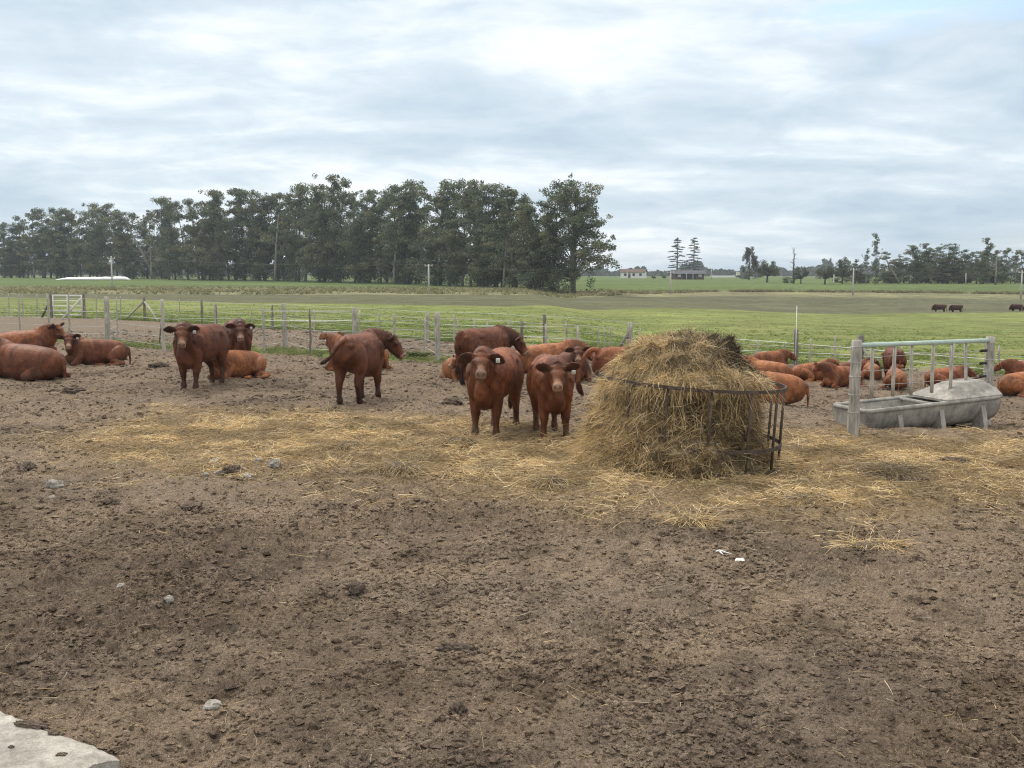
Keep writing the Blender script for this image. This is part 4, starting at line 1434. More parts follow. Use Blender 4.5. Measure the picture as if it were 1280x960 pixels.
    c = c * (1 - wgt) + pale * wgt
    muz = (onhead * sst(.41, .46, t))[:, None]
    c = c * (1 - .85 * muz) + np.array([.36, .23, .16]) * .85 * muz
    for sg in (-1, 1):
        nos = onhead * np.exp(-((t - .50) ** 2 + (s_ - sg * .048) ** 2 + (u_ + .015) ** 2) / .0006)
        c = c * (1 - .9 * nos[:, None]) + np.array([.02, .012, .01]) * .9 * nos[:, None]
        er = np.exp(-((t - .155) ** 2 / .0016 + (s_ - sg * .115) ** 2 / .0016 + (u_ - .03) ** 2 / .0011)) * onhead
        c = c * (1 - .75 * er[:, None]) + np.array([.03, .014, .01]) * .75 * er[:, None]
    mouth = onhead * np.exp(-((u_ + .112) / .014) ** 2) * sst(.34, .40, t)
    c = c * (1 - .8 * mouth[:, None]) + np.array([.02, .012, .01]) * .8 * mouth[:, None]
    ear = (np.abs(s_) > .15) & (np.abs(s_) < .44) & (np.abs(t) < .09) & (np.abs(u_) < .22)
    inner = ear * sst(.15, .55, N @ f)
    c = c * (1 - .8 * inner[:, None]) + np.array([.035, .016, .012]) * .8 * inner[:, None]
    ec = ear * (1 - inner) * .5
    c = c * (1 - .35 * ec[:, None]) + np.array(TONES['blackish']) * .35 * ec[:, None]
    # dried mud on shanks, knees and haunches
    ms = sst(.1, .5, fbm(V[:, 0] * 5 + seed, V[:, 1] * 5 + V[:, 2] * 4, seed + 30, 3)) * (1 - sst(.10, .55 if not ly else .35, V[:, 2])) * .55
    c = c * (1 - ms[:, None]) + np.array([.10, .075, .055]) * ms[:, None]
    und = .25 * sst(.1, .5, fbm(V[:, 0] * 2.2 - seed, V[:, 1] * 2.2 + V[:, 2] * 2.2, seed + 40, 3))
    c = c * (1 - und[:, None])
    sw = np.linalg.norm(V - np.array(tp_[-2]), axis=1) < .12
    c[sw] = c[sw] * .45
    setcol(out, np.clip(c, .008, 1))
    out.polygons.foreach_set('use_smooth', np.ones(len(out.polygons), bool))
    out.name = 'cow_body'
    info = dict(poll=poll, f=f, side=side, up=up, hs=hs, H=H)
    return out, info


EYE_V, EYE_T = ICO2
GROUP_C = 'red cattle in the muddy paddock'


def cow(label, pose, pos, heading, scale, tone, look=None, elev=28, pitch=-48, tail='hang', side=1, seed=1, tagged=True, feet=None, voxel=.0155):
    """heading and look are bearings in degrees: 0 = to the right, 90 = away from us; look None = at the camera"""
    if look is None:
        look = math.degrees(math.atan2(-pos.y, -pos.x))
    yaw = (look - heading + 180) % 360 - 180
    yaw = max(-115, min(115, yaw))
    me, I = cow_mesh(pose, R(yaw), R(elev), R(pitch), tail, tone, seed, side, voxel, feet)
    root = empty('cow', (pos.x, pos.y, pos.z - .038 * scale), R(heading))
    root.scale = (scale, scale, scale)
    tag(root, label, 'cow', GROUP_C)
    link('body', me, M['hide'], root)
    # short coat hair lying back along the body
    nv = len(me.vertices)
    Vv, Nn, Cc = np.empty(nv * 3, np.float32), np.empty(nv * 3, np.float32), np.empty(nv * 4, np.float32)
    me.vertices.foreach_get('co', Vv)
    me.vertices.foreach_get('normal', Nn)
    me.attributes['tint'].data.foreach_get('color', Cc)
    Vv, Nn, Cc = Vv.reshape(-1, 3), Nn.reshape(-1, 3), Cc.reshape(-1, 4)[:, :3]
    nh = 34000 if pos.y < 24 and pose == 'standing' else 18000
    idx = rng.integers(nv, size=nh)
    idx = idx[(Vv[idx, 2] > .09)]
    q = np.linalg.norm(Vv[idx] - np.array(I['H'](.52, 0, -.05)), axis=1)
    idx = idx[q > .09]
    P0, n_ = Vv[idx] + rng.normal(0, .006, (len(idx), 3)), Nn[idx]
    hd = np.linalg.norm(P0 - np.array(I['H'](.06, 0, .05)), axis=1) < .14
    flow = np.array([-.75, 0, -.65]) + .5 * np.stack([fbm(P0[:, 0] * 3 + k, P0[:, 2] * 3 + P0[:, 1] * 2, seed + k, 2) for k in (1, 2, 3)], -1)
    flow = np.where(hd[:, None], rng.normal(0, 1, flow.shape), flow)
    flow = flow - n_ * np.sum(flow * n_, 1, keepdims=True)
    D = norm(norm(flow) + n_ * rng.uniform(.08, .40, (len(idx), 1)))
    L_ = rng.uniform(.022, .055, len(idx))
    V_, Q_ = strands(P0 - n_ * .004, D, L_, rng.uniform(.0035, .006, len(idx)), -n_ * .3, 3, n_)
    clump = .78 + .44 * sst(-.3, .3, fbm(P0[:, 0] * 17, P0[:, 2] * 9 + P0[:, 1] * 17, seed, 2))
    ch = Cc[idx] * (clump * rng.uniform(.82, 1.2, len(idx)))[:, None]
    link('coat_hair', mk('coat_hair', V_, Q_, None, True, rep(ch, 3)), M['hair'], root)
    for sg in (-1, 1):
        p = I['H'](.155, sg * .122, .032)
        link('eye', mk('eye', EYE_V * .021 + p, None, EYE_T), M['eye'], root)
    if tagged:
        p = I['H'](.012, .27, -.02)
        X, Y, Z = I['side'], I['up'], I['f']
        Vb, Q, T = bevel_box((0, 0, 0), (.055, .075, .012), .006)
        Vw = p + Vb @ np.array([X, Y, Z]) + Z * .012
        link('ear_tag', mk('ear_tag', Vw, Q, T), M['ear_tag'], root)
    return root


def mid(x, y):
    return Vector((x, y, float(gh(x, y))))


def herd():
    st, ly = 'standing', 'lying'
    P = lambda u, v: (lambda p: mid(p.x, p.y))(gp(u, v))
    # standing
    cow('standing dark red cow facing us with lying cow behind its legs, tag in one ear', st, P(252, 484), -101, 1.04, 'dark', None, 26, -38, seed=1, feet=[(.05, 0), (-.02, 0), (.04, 0), (-.12, .02)])
    cow('red cow standing behind two others with only its head and shoulders clear', st, P(297, 467), -68, 1.0, 'dark', None, 20, -38, seed=2)
    cow('cow seen from behind with tail swung out and head turned in profile', st, P(451, 501), 79, 1.02, 'dark', -6, 10, -47, 'left', seed=3, feet=[(.0, 0), (.1, 0), (-.02, .02), (.08, 0)])
    cow('dark cow standing with rump towards us behind the dribbling cow', st, P(606, 480), 52, .95, 'dark', -8, -8, -54, 'hang', seed=4)
    cow('big red cow facing us with dribbling pale muzzle, standing on the straw', st, P(618, 539), -104, 1.00, 'red', None, 27, -27, seed=5, feet=[(.06, .02), (.02, -.02), (-.05, .02), (.03, 0)])
    cow('smaller curly-headed red cow facing us right beside the hay mound', st, P(688, 544), -84, .93, 'red', None, 17, -32, seed=6, feet=[(.04, .03), (.02, -.03), (-.04, 0), (.06, 0)])
    cow('cow feeding behind the hay mound with arched tail and only its rump showing', st, mid(2.02, 16.5), 14, .92, 'red', 10, -12, -55, 'arch', seed=7, tagged=False)
    cow('dark red cow seen squarely from behind through the trough fence battens', st, P(1116, 477), 84, .76, 'dark', 60, -8, -60, 'hang', seed=8, tagged=False)
    # lying
    cow('head of a small cow peeping over the curly-headed cow beside the hay', ly, P(716, 474), -82, .88, 'dark', None, 46, -34, seed=9)
    cow('dark cow lying cut off by the edge of the picture, rump towards the dung pile', ly, P(33, 474), 167, 1.06, 'dark', 215, 40, -36, seed=10, side=-1)
    cow('lying cow with dark head in profile behind the two nearest lying cows', ly, P(28, 448), 12, 1.08, 'red', -8, 48, -36, seed=11, side=-1)
    cow('lying cow with tagged ear looking at us, head before the grey fence post', ly, P(121, 456), 214, .90, 'dark', None, 46, -36, seed=12)
    cow('lying cow half hidden behind the legs of a standing cow', ly, P(297, 473), 236, .84, 'orange', 262, 44, -38, seed=13)
    cow('lying light brown cow with its back to us, head turned away', ly, P(446, 463), 152, .98, 'orange', 118, 46, -25, seed=14, side=-1)
    cow('young cow lying beside the dark standing rump, one ear showing', ly, P(573, 474), -70, .74, 'orange', -150, 42, -40, seed=15, tagged=False)
    cow('lying orange cow glimpsed between the two cows facing us', ly, P(684, 466), 10, .95, 'orange', 10, 12, -40, seed=16, tagged=False)
    cow('lying orange cow whose head rises beside the dark crust of the hay mound', ly, P(958, 478), 150, .80, 'orange', 128, 42, -25, seed=17, side=-1, tagged=False)
    cow('farther lying cow of which only a dark head shows over an orange back', ly, P(962, 459), 4, .72, 'red', 20, 8, -30, seed=18, tagged=False)
    cow('lying orange cow nearest the ring feeder, its rump beyond the iron uprights', ly, P(958, 506), 165, .90, 'orange', 170, 5, -40, seed=19, side=-1, tagged=False)
    cow('lying orange cow with dark head turned along the fence before the braced post', ly, P(1016, 476), 14, .72, 'orange', 22, 34, -30, seed=20, side=-1, tagged=False)
    cow('lying red cow directly behind the left trough fence post, head turned away', ly, P(1052, 483), 208, .74, 'red', 120, 38, -20, seed=21, tagged=False)
    cow('lying cow showing a dark head just right of the left trough fence post', ly, P(1068, 472), 10, .66, 'dark', -5, 36, -40, seed=22, tagged=False)
    cow('cow lying with its rump to us behind the second batten of the trough fence', ly, P(1119, 486), 78, .64, 'orange', 26, 36, -22, seed=23, tagged=False)
    cow('cow lying with its dark head low behind the lid of the trough', ly, P(1183, 484), 14, .70, 'red', -6, 2, -40, seed=24, side=-1, tagged=False)
    cow('orange cow lying beyond the right end of the trough, cut off by the picture edge', ly, P(1281, 494), 12, .80, 'orange', 0, 14, -40, seed=25, side=-1, tagged=False)
    cow('lying cow farther back beyond the right end of the trough', ly, P(1283, 475), 176, .72, 'red', 150, 8, -30, seed=26, side=-1, tagged=False)
    cow('small pale calf lying behind the first batten of the trough fence', ly, P(1089, 474), 80, .62, 'orange', 100, 10, -30, seed=27, tagged=False)
    # grazing far off in the pasture
    for k, (u, v, hd, s, lab) in enumerate(((1174, 389.5, 172, .82, 'front one of two distant dark cows grazing close together in the pasture'), (1195, 390, 178, .80, 'rear one of two distant dark cows grazing close together in the pasture'),
                                            (1270, 389, 183, .80, 'distant dark cow grazing alone in the pasture'), (1287, 390, 176, .8, 'distant grazing cow cut off by the picture edge'))):
        me, I = cow_mesh(st, 0, R(-38), R(-72), 'hang', 'blackish', 60 + k, 1, .03)
        o = link('cow', me, M['hide'])
        o.location = gp(u, v) - Vector((0, 0, .22))
        o.rotation_euler = (0, 0, R(hd))
        o.scale = (s, s, s)
        tag(o, lab, 'cow', 'cattle grazing in the far pasture')


herd()


# ------------------------------------------------------------------ trees
def leaves(C, size, cols, droop=0.0, aspect=.45):
    n = len(C)
    a = norm(rng.normal(size=(n, 3)) + np.array([0, 0, -droop]))
    b = norm(np.cross(a, rng.normal(size=(n, 3))))
    s = (size * rng.uniform(.6, 1.35, n))[:, None]
    a, b = a * s, b * s * aspect
    V = np.stack([C - a * .5, C + b * .5, C + a * .5, C - b * .5], 1).reshape(-1, 3)
    Q = np.arange(n * 4).reshape(-1, 4)
    return V, Q, np.repeat(cols, 4, axis=0)


EUC = np.array([[.104, .128, .076], [.126, .150, .084], [.085, .108, .066], [.160, .172, .092], [.178, .172, .095]])


def tree_meshes(kind, seed, trunk_mat='bark'):
    """unit-height tree (height 10 m): (trunk mesh, crown mesh or None)"""
    g = np.random.default_rng(seed)
    T, Lc, Ls, cl = Acc(), [], [], []
    H = 10.0
    size, asp, droop, pal = .17, .45, .6, EUC

    def clump(c, r, n, tone):
        d = norm(g.normal(size=(n, 3))) * (g.uniform(0, 1, n) ** .42)[:, None]
        Lc.append(c + d * np.asarray(r))
        cl.append(np.broadcast_to(tone, (n, 3)) * g.uniform(.75, 1.3, (n, 1)))

    if kind in ('gum', 'thin_gum', 'big_gum'):
        stems = {'gum': g.integers(1, 3), 'thin_gum': 1, 'big_gum': 3}[kind]
        spread = {'gum': 1.1, 'thin_gum': .8, 'big_gum': 1.75}[kind]
        for sidx in range(stems):
            k = 8
            top = H * g.uniform(.86, .97) if sidx == 0 else H * g.uniform(.6, .88)
            base = np.array([g.normal(0, .22), g.normal(0, .22), -.3]) * (1 if stems > 1 else .3)
            z = np.linspace(0, 1, k)
            lx, ly_ = g.normal(0, .5) * spread, g.normal(0, .5) * spread
            px = base[0] + lx * z ** 1.4 + .10 * np.cumsum(g.normal(0, .6, k)) * z
            py = base[1] + ly_ * z ** 1.4 + .10 * np.cumsum(g.normal(0, .6, k)) * z
            pz = base[2] + (top - base[2]) * z
            S = np.column_stack([px, py, pz])
            rad = (.13 if kind != 'big_gum' else .19) * (1 - .85 * z) * (1.0 if sidx == 0 else .75)
            T.add(*tube(S, rad, 7))
            nb = {'gum': 20, 'thin_gum': 11, 'big_gum': 21}[kind]
            z0 = {'gum': .10, 'thin_gum': .40, 'big_gum': .12}[kind]
            for b in range(nb):
                q = z0 + (1 - z0) * (b + g.uniform(0, .9)) / nb
                o = np.array([np.interp(q, z, S[:, i]) for i in range(3)])
                an = g.uniform(0, 6.28)
                ln = spread * g.uniform(.6, 1.55) * (1.15 - .55 * q) * (.75 + .5 * math.sin(math.pi * min(1, q + .1)))
                rise = g.uniform(.1, .9)
                e = o + np.array([math.cos(an) * ln, math.sin(an) * ln, ln * rise])
                e[2] = min(e[2], H * .99)
                m_ = (o + e) / 2 + np.array([0, 0, .12 * ln])
                T.add(*tube([o, m_, e], [.055 * (1.2 - q), .035, .012], 5))
                tone = pal[g.integers(len(pal))] * g.uniform(.8, 1.25)
                rr = g.uniform(.30, .62) * (1.0 if kind != 'thin_gum' else .75)
                clump(e, (rr * 1.15, rr * 1.15, rr * .8), int((210 if kind == 'big_gum' else 165) * rr / .5), tone)
                if g.uniform() < .85:
                    clump(m_ + g.normal(0, .12, 3), (rr * .8, rr * .8, rr * .75), int(90 * rr / .5), tone * .95)
                for _ in range(2):
                    e2 = e + g.normal(0, .45, 3) * (1, 1, .8)
                    e2[2] = min(e2[2], H * .985)
                    clump(e2, (rr * .55, rr * .55, rr * .5), int(45 * rr / .5), tone * g.uniform(.9, 1.25))
            for q in (.985,):
                clump(S[-1] + (0, 0, .1), (.35 * spread, .35 * spread, .3), 90, pal[3])
        if kind != 'thin_gum':
            for _ in range(42):   # epicormic growth low on the stems
                q = g.uniform(.03, .5)
                clump(np.array([g.normal(0, .45) * spread, g.normal(0, .45) * spread, q * H]), (.45, .45, .5), 75, pal[g.integers(4)])
    elif kind == 'fir':
        T.add(*tube([(0, 0, -.3), (0.05, 0, H * .5), (0, 0, H * .99)], [.20, .13, .02], 7))
        size, asp, droop, pal = .22, .35, .2, np.array([[.034, .052, .036], [.042, .06, .04], [.03, .046, .034]])
        for b in range(34):
            q = .10 + .88 * (b + g.uniform(0, .8)) / 34
            ln = (2.9 * (1 - q) ** .7 + .35) * g.uniform(.6, 1.1)
            an = b * 2.4 + g.normal(0, .3)
            o = np.array([0, 0, q * H])
            e = o + np.array([math.cos(an) * ln, math.sin(an) * ln, -.10 * ln + g.normal(0, .12)])
            T.add(*tube([o, e], [.04, .01], 5))
            for s in np.linspace(.3, 1, 5):
                clump(o + (e - o) * s + (0, 0, .05), (.46, .46, .13), 44, pal[g.integers(3)] * g.uniform(.8, 1.2))
        clump(np.array([0, 0, H * .985]), (.25, .25, .2), 40, pal[0])
    elif kind == 'weeping':
        T.add(*tube([(0, 0, -.3), (.1, 0, H * .5), (.05, 0, H * .95)], [.14, .10, .03], 7))
        size, asp, droop, pal = .24, .45, 2.0, EUC * np.array([.7, .66, .75])
        for b in range(26):
            q = .34 + .62 * b / 26
            an = g.uniform(0, 6.28)
            ln = g.uniform(.7, 1.7) * (1.25 - .75 * q)
            o = np.array([.07, 0, q * H])
            e = o + np.array([math.cos(an) * ln, math.sin(an) * ln, .25])
            T.add(*tube([o, e], [.04, .012], 5))
            for s in np.linspace(0, 1, 4):
                clump(e + np.array([0, 0, -1.4 * s]) + g.normal(0, .08, 3), (.42 - .15 * s, .42 - .15 * s, .40), 60, pal[g.integers(5)])
    elif kind == 'round':
        size, asp, droop, pal = .34, .6, .2, np.array([[.085, .10, .05], [.11, .12, .065], [.075, .088, .045]])
        T.add(*tube([(0, 0, -.3), (0, 0, 2.6)], [.42, .34], 8))
        for b in range(26):
            d = norm(g.normal(size=3) * (1, 1, .8))
            d[2] = max(d[2], -.45)
            e = np.array([0, 0, 4.9]) + d * np.array([4.4, 4.4, 4.4]) * g.uniform(.65, 1)
            T.add(*tube([(0, 0, 2.4), (e * .5) + (0, 0, 1.4), e], [.16, .09, .02], 5))
            rr = g.uniform(.9, 1.5)
            clump(e, (rr, rr, rr * .8), 190, pal[g.integers(3)] * g.uniform(.85, 1.2))
            clump(e * .7 + (0, 0, 1.0), (rr * .9, rr * .9, rr * .7), 60, pal[g.integers(3)] * .9)
    elif kind == 'bush':
        size, asp, droop, pal = .5, .6, .1, np.array([[.034, .046, .028], [.042, .055, .032], [.03, .04, .026]])
        T.add(*tube([(0, 0, -.3), (0, 0, 4)], [.5, .25], 7))
        for b in range(40):
            d = norm(g.normal(size=3))
            e = np.array([d[0] * 6.2, d[1] * 5, 4.4 + d[2] * 4.2]) * g.uniform(.55, 1)
            rr = g.uniform(1.1, 1.9)
            clump(e, (rr, rr, rr * .8), 70, pal[g.integers(3)] * g.uniform(.8, 1.25))
    else:  # bare
        T.add(*tube([(0, 0, -.3), (.15, 0, 4), (.05, .05, 7), (.1, 0, 9.9)], [.26, .20, .11, .025], 8))
        for b in range(20):
            q = .25 + .7 * b / 20
            an = g.uniform(0, 6.28)
            ln = g.uniform(.6, 2.0) * (1.25 - q)
            o = np.array([.1, 0, q * H])
            e = o + np.array([math.cos(an) * ln, math.sin(an) * ln, ln * g.uniform(.1, .8)])
            T.add(*tube([o, (o + e) / 2 + (0, 0, -.05), e], [.07, .045, .015], 5))
            for _ in range(3):
                s = g.uniform(.4, 1)
                o2 = o + (e - o) * s
                T.add(*tube([o2, o2 + g.normal(0, .35, 3) + (0, 0, .2)], [.025, .008], 4))
    tm = T.mesh(kind + '_trunk')
    tm.materials.append(M[trunk_mat])
    cm = None
    if Lc:
        Cn = np.concatenate(Lc)
        V, Q, cc = leaves(Cn, size, np.concatenate(cl), droop, asp)
        cm = mk(kind + '_crown', V, Q, None, False, cc)
        cm.materials.append(M['leaf'])
    return tm, cm


def tree(name, meshes, pos, height, width, rz, label, group=None, lean=(0, 0)):
    root = empty(name, pos, rz)
    root.rotation_euler = (lean[0], lean[1], rz)
    root.scale = (width / 10, width / 10, height / 10)
    tag(root, label, 'tree', group)
    link('trunk', meshes[0], None, root)
    if meshes[1] is not None:
        link('crown', meshes[1], None, root)
    return root


TM = [tree_meshes('gum', s) for s in range(8)]
TT = [tree_meshes('thin_gum', 20 + s, 'pale_bark') for s in range(4)]
TB = tree_meshes('big_gum', 31)
TF = [tree_meshes('fir', 41), tree_meshes('fir', 42)]
TW = tree_meshes('weeping', 51)
TR = [tree_meshes('round', 55), tree_meshes('round', 56)]
TU = [tree_meshes('bush', 58), tree_meshes('bush', 59)]
TX = tree_meshes('bare', 61, 'bark')
TXP = tree_meshes('bare', 62, 'pale_bark')

ROWD = lambda u: float(np.interp(u, (-60, 0, 400, 550, 640, 708), (320, 300, 222, 182, 158, 147)))
TOPY = lambda u: float(np.interp(u, (-60, 0, 20, 45, 62, 88, 105, 125, 150, 185, 210, 245, 268, 300, 340, 370, 400, 425, 455, 500, 540, 590, 625, 655, 680),
                                 (272, 275, 278, 262, 256, 262, 276, 249, 258, 268, 247, 250, 242, 238, 235, 236, 226, 219, 240, 226, 231, 224, 226, 246, 262)))
ROWG = 'eucalyptus trees of the dense windbreak row'


def windbreak():
    us = np.arange(-42, 676, 9.8)
    for k, u in enumerate(us):
        u = u + rng.normal(0, 3)
        D = ROWD(u) + rng.normal(0, 3) + (k % 3) * 5
        p = at(u, D)
        h = (zat(TOPY(u) + abs(rng.normal(0, 5)) - 5, D) - p.z)
        i = int(rng.integers(8))
        if u < 45:
            lab = 'eucalyptus at the far left end of the windbreak, clear of the white silage bag'
        elif u < 165:
            lab = 'eucalyptus of the windbreak standing behind the white silage bag'
        elif u < 470:
            lab = 'eucalyptus in the dense middle of the windbreak right of the white silage bag'
        else:
            lab = 'eucalyptus of the windbreak between its middle and the broad tree at its end'
        m_ = TT[int(rng.integers(4))] if (k % 5 == 4) else TM[i]
        tree('eucalyptus_tree', m_, p, h, h * rng.uniform(.95, 1.35), rng.uniform(0, 6.28), lab, ROWG if True else None)
    p = at(712, 147)
    h = zat(215, 147) - p.z
    tree('eucalyptus_tree', TB, p, h, h * 1.15, 1.1, 'broadest tallest eucalyptus standing clear at the right end of the windbreak')
    p = at(692, 149)
    tree('eucalyptus_tree', TM[4], p, zat(238, 149) - p.z, 17, 4.0, 'narrower eucalyptus growing against the left flank of the broad end tree')
    p = at(664, 152)
    tree('eucalyptus_tree', TM[2], p, zat(262, 152) - p.z, 12, 2.0, 'shorter eucalyptus filling the gap beside the broad end tree')
    p = at(195, 268)
    tree('leaning_tree', TXP, p, zat(262, 268) - p.z, 17, .4, 'bare pale leaning tree caught in front of the left part of the windbreak', None, (0, R(-24)))


windbreak()


def right_side():
    def put(name, ms, u, vb, vt, wpx, label, rz=0.0, lean=(0, 0), ref=4.0, group=None):
        p = gp(u, vb)
        D = p.y
        h = zat(vt, D) - p.z
        w = wpx / F * D * 10 / ref
        tree(name, ms, p, h, w, rz, label, group, lean)
    put('fir_tree', TF[0], 846, 348, 297, 30, 'dense dark fir standing left beside the dark red farm building', .4, ref=5.2)
    put('fir_tree', TF[1], 867, 348, 297, 27, 'sparser fir with bare gaps rising behind the dark red farm building', 1.4, ref=5.2)
    put('weeping_tree', TW, 936, 350, 307, 17, 'tall narrow tree with drooping foliage and pale stem beside the round pale tree', ref=2.6)
    put('bush', TU[0], 936, 349, 337, 32, 'dark round bush at the foot of the narrow drooping tree', ref=12)
    put('round_tree', TR[0], 959, 353, 321, 30, 'pale green round-crowned tree standing in the open between bare and drooping trees', ref=9)
    put('bare_tree', TX, 992, 354.5, 308, 18, 'leafless dead tree with short side branches standing alone', 2.2, ref=3.5)
    put('bush', TU[1], 985, 354, 345, 16, 'low black-green bush at the foot of the dead tree', ref=12)
    put('round_tree', TR[1], 1001, 354.5, 331, 19, 'small dark tree immediately right of the dead tree', ref=9)
    put('round_tree', TR[0], 1031, 355.5, 328, 26, 'broad olive tree at the near end of the right-hand grove', 1.0, ref=9)
    put('round_tree', TR[1], 1053, 355, 318, 24, 'brownish rounded tree next to the broad olive tree', 2.0, ref=9)
    put('eucalyptus_tree', TT[0], 1082, 355, 308, 14, 'pale-stemmed slim gum with one dark tuft blown to the side', .3, ref=3)
    put('eucalyptus_tree', TM[1], 1094, 355.5, 292, 17, 'tall dark ragged gum topping all others in the right-hand grove', 1.2, ref=4)
    put('leaning_tree', TXP, 1124, 355, 322, 16, 'pale dead trunk leaning over in front of the right-hand grove', 0, (0, R(-30)), ref=3.5)
    spec = [(1068, 322, 18), (1105, 330, 16), (1113, 312, 20), (1131, 318, 16), (1143, 304, 22), (1153, 303, 18), (1163, 322, 16), (1172, 308, 20), (1183, 300, 22), (1192, 312, 16), (1200, 309, 18), (1212, 312, 18), (1221, 322, 18), (1245, 312, 18), (1254, 306, 16), (1262, 318, 16)]
    spec += [(1075, 330, 18), (1120, 324, 18), (1137, 322, 18), (1158, 312, 18), (1178, 316, 18), (1206, 318, 20), (1226, 310, 18), (1238, 320, 18), (1268, 310, 18)]
    for k, (u, vt, w) in enumerate(spec):
        put('eucalyptus_tree', TM[k % 8] if k % 3 else TT[k % 4], u, 354.5 - (k % 2) * .8, vt, w * 1.6, 'grey-green eucalyptus standing in the ragged right-hand grove', k * 1.3, ref=4, group='eucalyptus trees of the right-hand grove')
    put('eucalyptus_tree', TM[5], 1230, 355, 296, 24, 'dense dark bushy-topped gum standing above the grove near the pale dead tree', .3, ref=4)
    put('bare_tree', TXP, 1244, 356, 316, 22, 'pale bleached dead tree forking low, near the end of the grove', .7, ref=3.5)
    put('eucalyptus_tree', TM[6], 1279, 355, 309, 26, 'dark gum at the very end of the grove by the picture edge', 2.3, ref=4)
    for k, (u, w, vt) in enumerate(((1085, 34, 340), (1120, 40, 338), (1160, 40, 336), (1200, 40, 335), (1240, 40, 337), (1275, 40, 338), (1052, 24, 343))):
        put('bush', TU[k % 2], u, 353.6, vt, w, 'dark undergrowth bush beneath the right-hand grove', k * .9, ref=12, group='undergrowth bushes of the right-hand grove')
    for u, vt, lab in ((817, 343.5, 'tiny round shade tree between the white house and dark building, nearer the white house'), (830, 343, 'tiny round shade tree close against the firs by the dark building')):
        put('round_tree', TR[0], u, 349.5, vt, 6, lab, ref=9)


right_side()


def far_line():
    A = Acc()
    n = 30000
    u = rng.uniform(-200, 1500, n)
    D = rng.uniform(700, 1000, n)
    x = (u - 640) / F * D
    top = 2.5 + 5.5 * sst(-.5, .7, fbm(u * .02, u * 0 + 2, 400, 4)) + 4.0 * sst(.1, .5, fbm(u * .05, u * 0 + 9, 402, 3))
    z = terrain(x, D) + top * rng.uniform(0, 1, n) ** .8
    V, Q, C = leaves(np.stack([x, D, z], -1), 3.4, np.array([[.045, .06, .04], [.055, .068, .042]])[rng.integers(2, size=n)], 0, .7)
    V[:, 2] = np.maximum(V[:, 2], terrain(V[:, 0], V[:, 1]) - .5)
    o = link('far_woods', mk('far_woods', V, Q, None, False, C), M['leaf'])
    tag(o, 'low hazy line of far-off woods along the horizon', 'woods', kind='stuff')


far_line()


# ------------------------------------------------------------------ buildings, silage, poles
def gabled(root, L, W, Hw, Hr, wall, roof, over=.3):
    """ridge along X"""
    x, y = L / 2, W / 2
    V = np.array([(-x, -y, -.3), (x, -y, -.3), (x, y, -.3), (-x, y, -.3), (-x, -y, Hw), (x, -y, Hw), (x, y, Hw), (-x, y, Hw), (-x, 0, Hw + Hr), (x, 0, Hw + Hr)])
    A = Acc().add(V, [[0, 1, 5, 4], [2, 3, 7, 6]])
    A.add(V, [[1, 2, 6, 5], [3, 0, 4, 7]], [[5, 6, 9], [7, 4, 8]])
    A.build('wall', wall, root, False)
    xo, yo, t = x + over, y + over, .12
    s = Hr / y
    A = Acc()
    for sg in (-1, 1):
        a = [(-xo, sg * yo, Hw - s * over + .02), (xo, sg * yo, Hw - s * over + .02), (xo, 0, Hw + Hr + .02), (-xo, 0, Hw + Hr + .02)]
        Vt = np.array(a + [(p[0], p[1], p[2] + t) for p in a])
        A.add(Vt, [[0, 1, 2, 3], [7, 6, 5, 4], [0, 4, 5, 1], [1, 5, 6, 2], [2, 6, 7, 3], [3, 7, 4, 0]])
    return A.build('roof', roof, root, False)


def windows(root, spots, w, h, face=-1, y=0.0, axis='x'):
    for s, z in spots:
        c = (s, y, z) if axis == 'x' else (y, s, z)
        sz = (w, .08, h) if axis == 'x' else (.08, w, h)
        f = Acc().add(*box(c, sz)).build('window', M['glass'], root, False)


def buildings():
    D = 420.0
    k = D / F
    p = at(791, D)
    root = empty('white_house', p, R(-14))
    tag(root, 'small white farmhouse with brown roof far off across the field', 'house')
    W = 30 * k
    rf = gabled(root, W, 6.0, 2.4, 1.15, M['white_wall'], M['roof'])
    Acc().add(*box((-W * .12, .4, 3.7), (.7, .7, .9))).build('chimney', M['roof'], rf, False)
    windows(root, [(-W * .3, 1.4), (W * .05, 1.4), (W * .33, 1.4)], 1.0, 1.0, y=-3.02)
    Acc().add(*box((-W * .13, -3.03, .95), (.9, .08, 1.9))).build('door', M['brick'], root, False)
    D = 330.0
    k = D / F
    p = at(858, D)
    root = empty('farm_building', p, R(4))
    tag(root, 'low dark red farm building with grey roof and open porch beneath the two firs', 'building')
    W = 36 * k
    gabled(root, W, 6.0, 1.9, .8, M['brick'], M['grey_roof'], .8)
    Acc().add(*box((0, -3.05, .95), (W * .42, .12, 1.9))).build('porch_shade_panel', M['glass'], root, False)  # flat dark panel whose colour stands in for the shade inside the porch
    for x in (-W * .36, W * .36):
        Acc().add(*box((x, -3.06, 1.3), (1.0, .1, .9))).build('window', M['white_wall'], root, False)
    for x in (-W * .12, W * .10):
        Acc().add(*tube([(x, -3.6, -.2), (x, -3.6, 2.0)], .1, 6)).build('porch_post', M['white_wall'], root)
    # the long low white wall
    D = 500.0
    k = D / F
    a = at(888, D)
    root = empty('boundary_wall', a)
    tag(root, 'long low white wall beyond the field right of the farm building', 'wall')
    Acc().add(*bevel_box((16 * k, 0, .35), (34 * k, .4, 1.1), .05)).build('wall', M['white_wall'], root, False)
    Acc().add(*bevel_box((19 * k + 17 * k - 1.2, -.3, 1.2), (1.6, 1.2, 2.6), .05)).build('pillar', M['plaster'], root, False)


buildings()


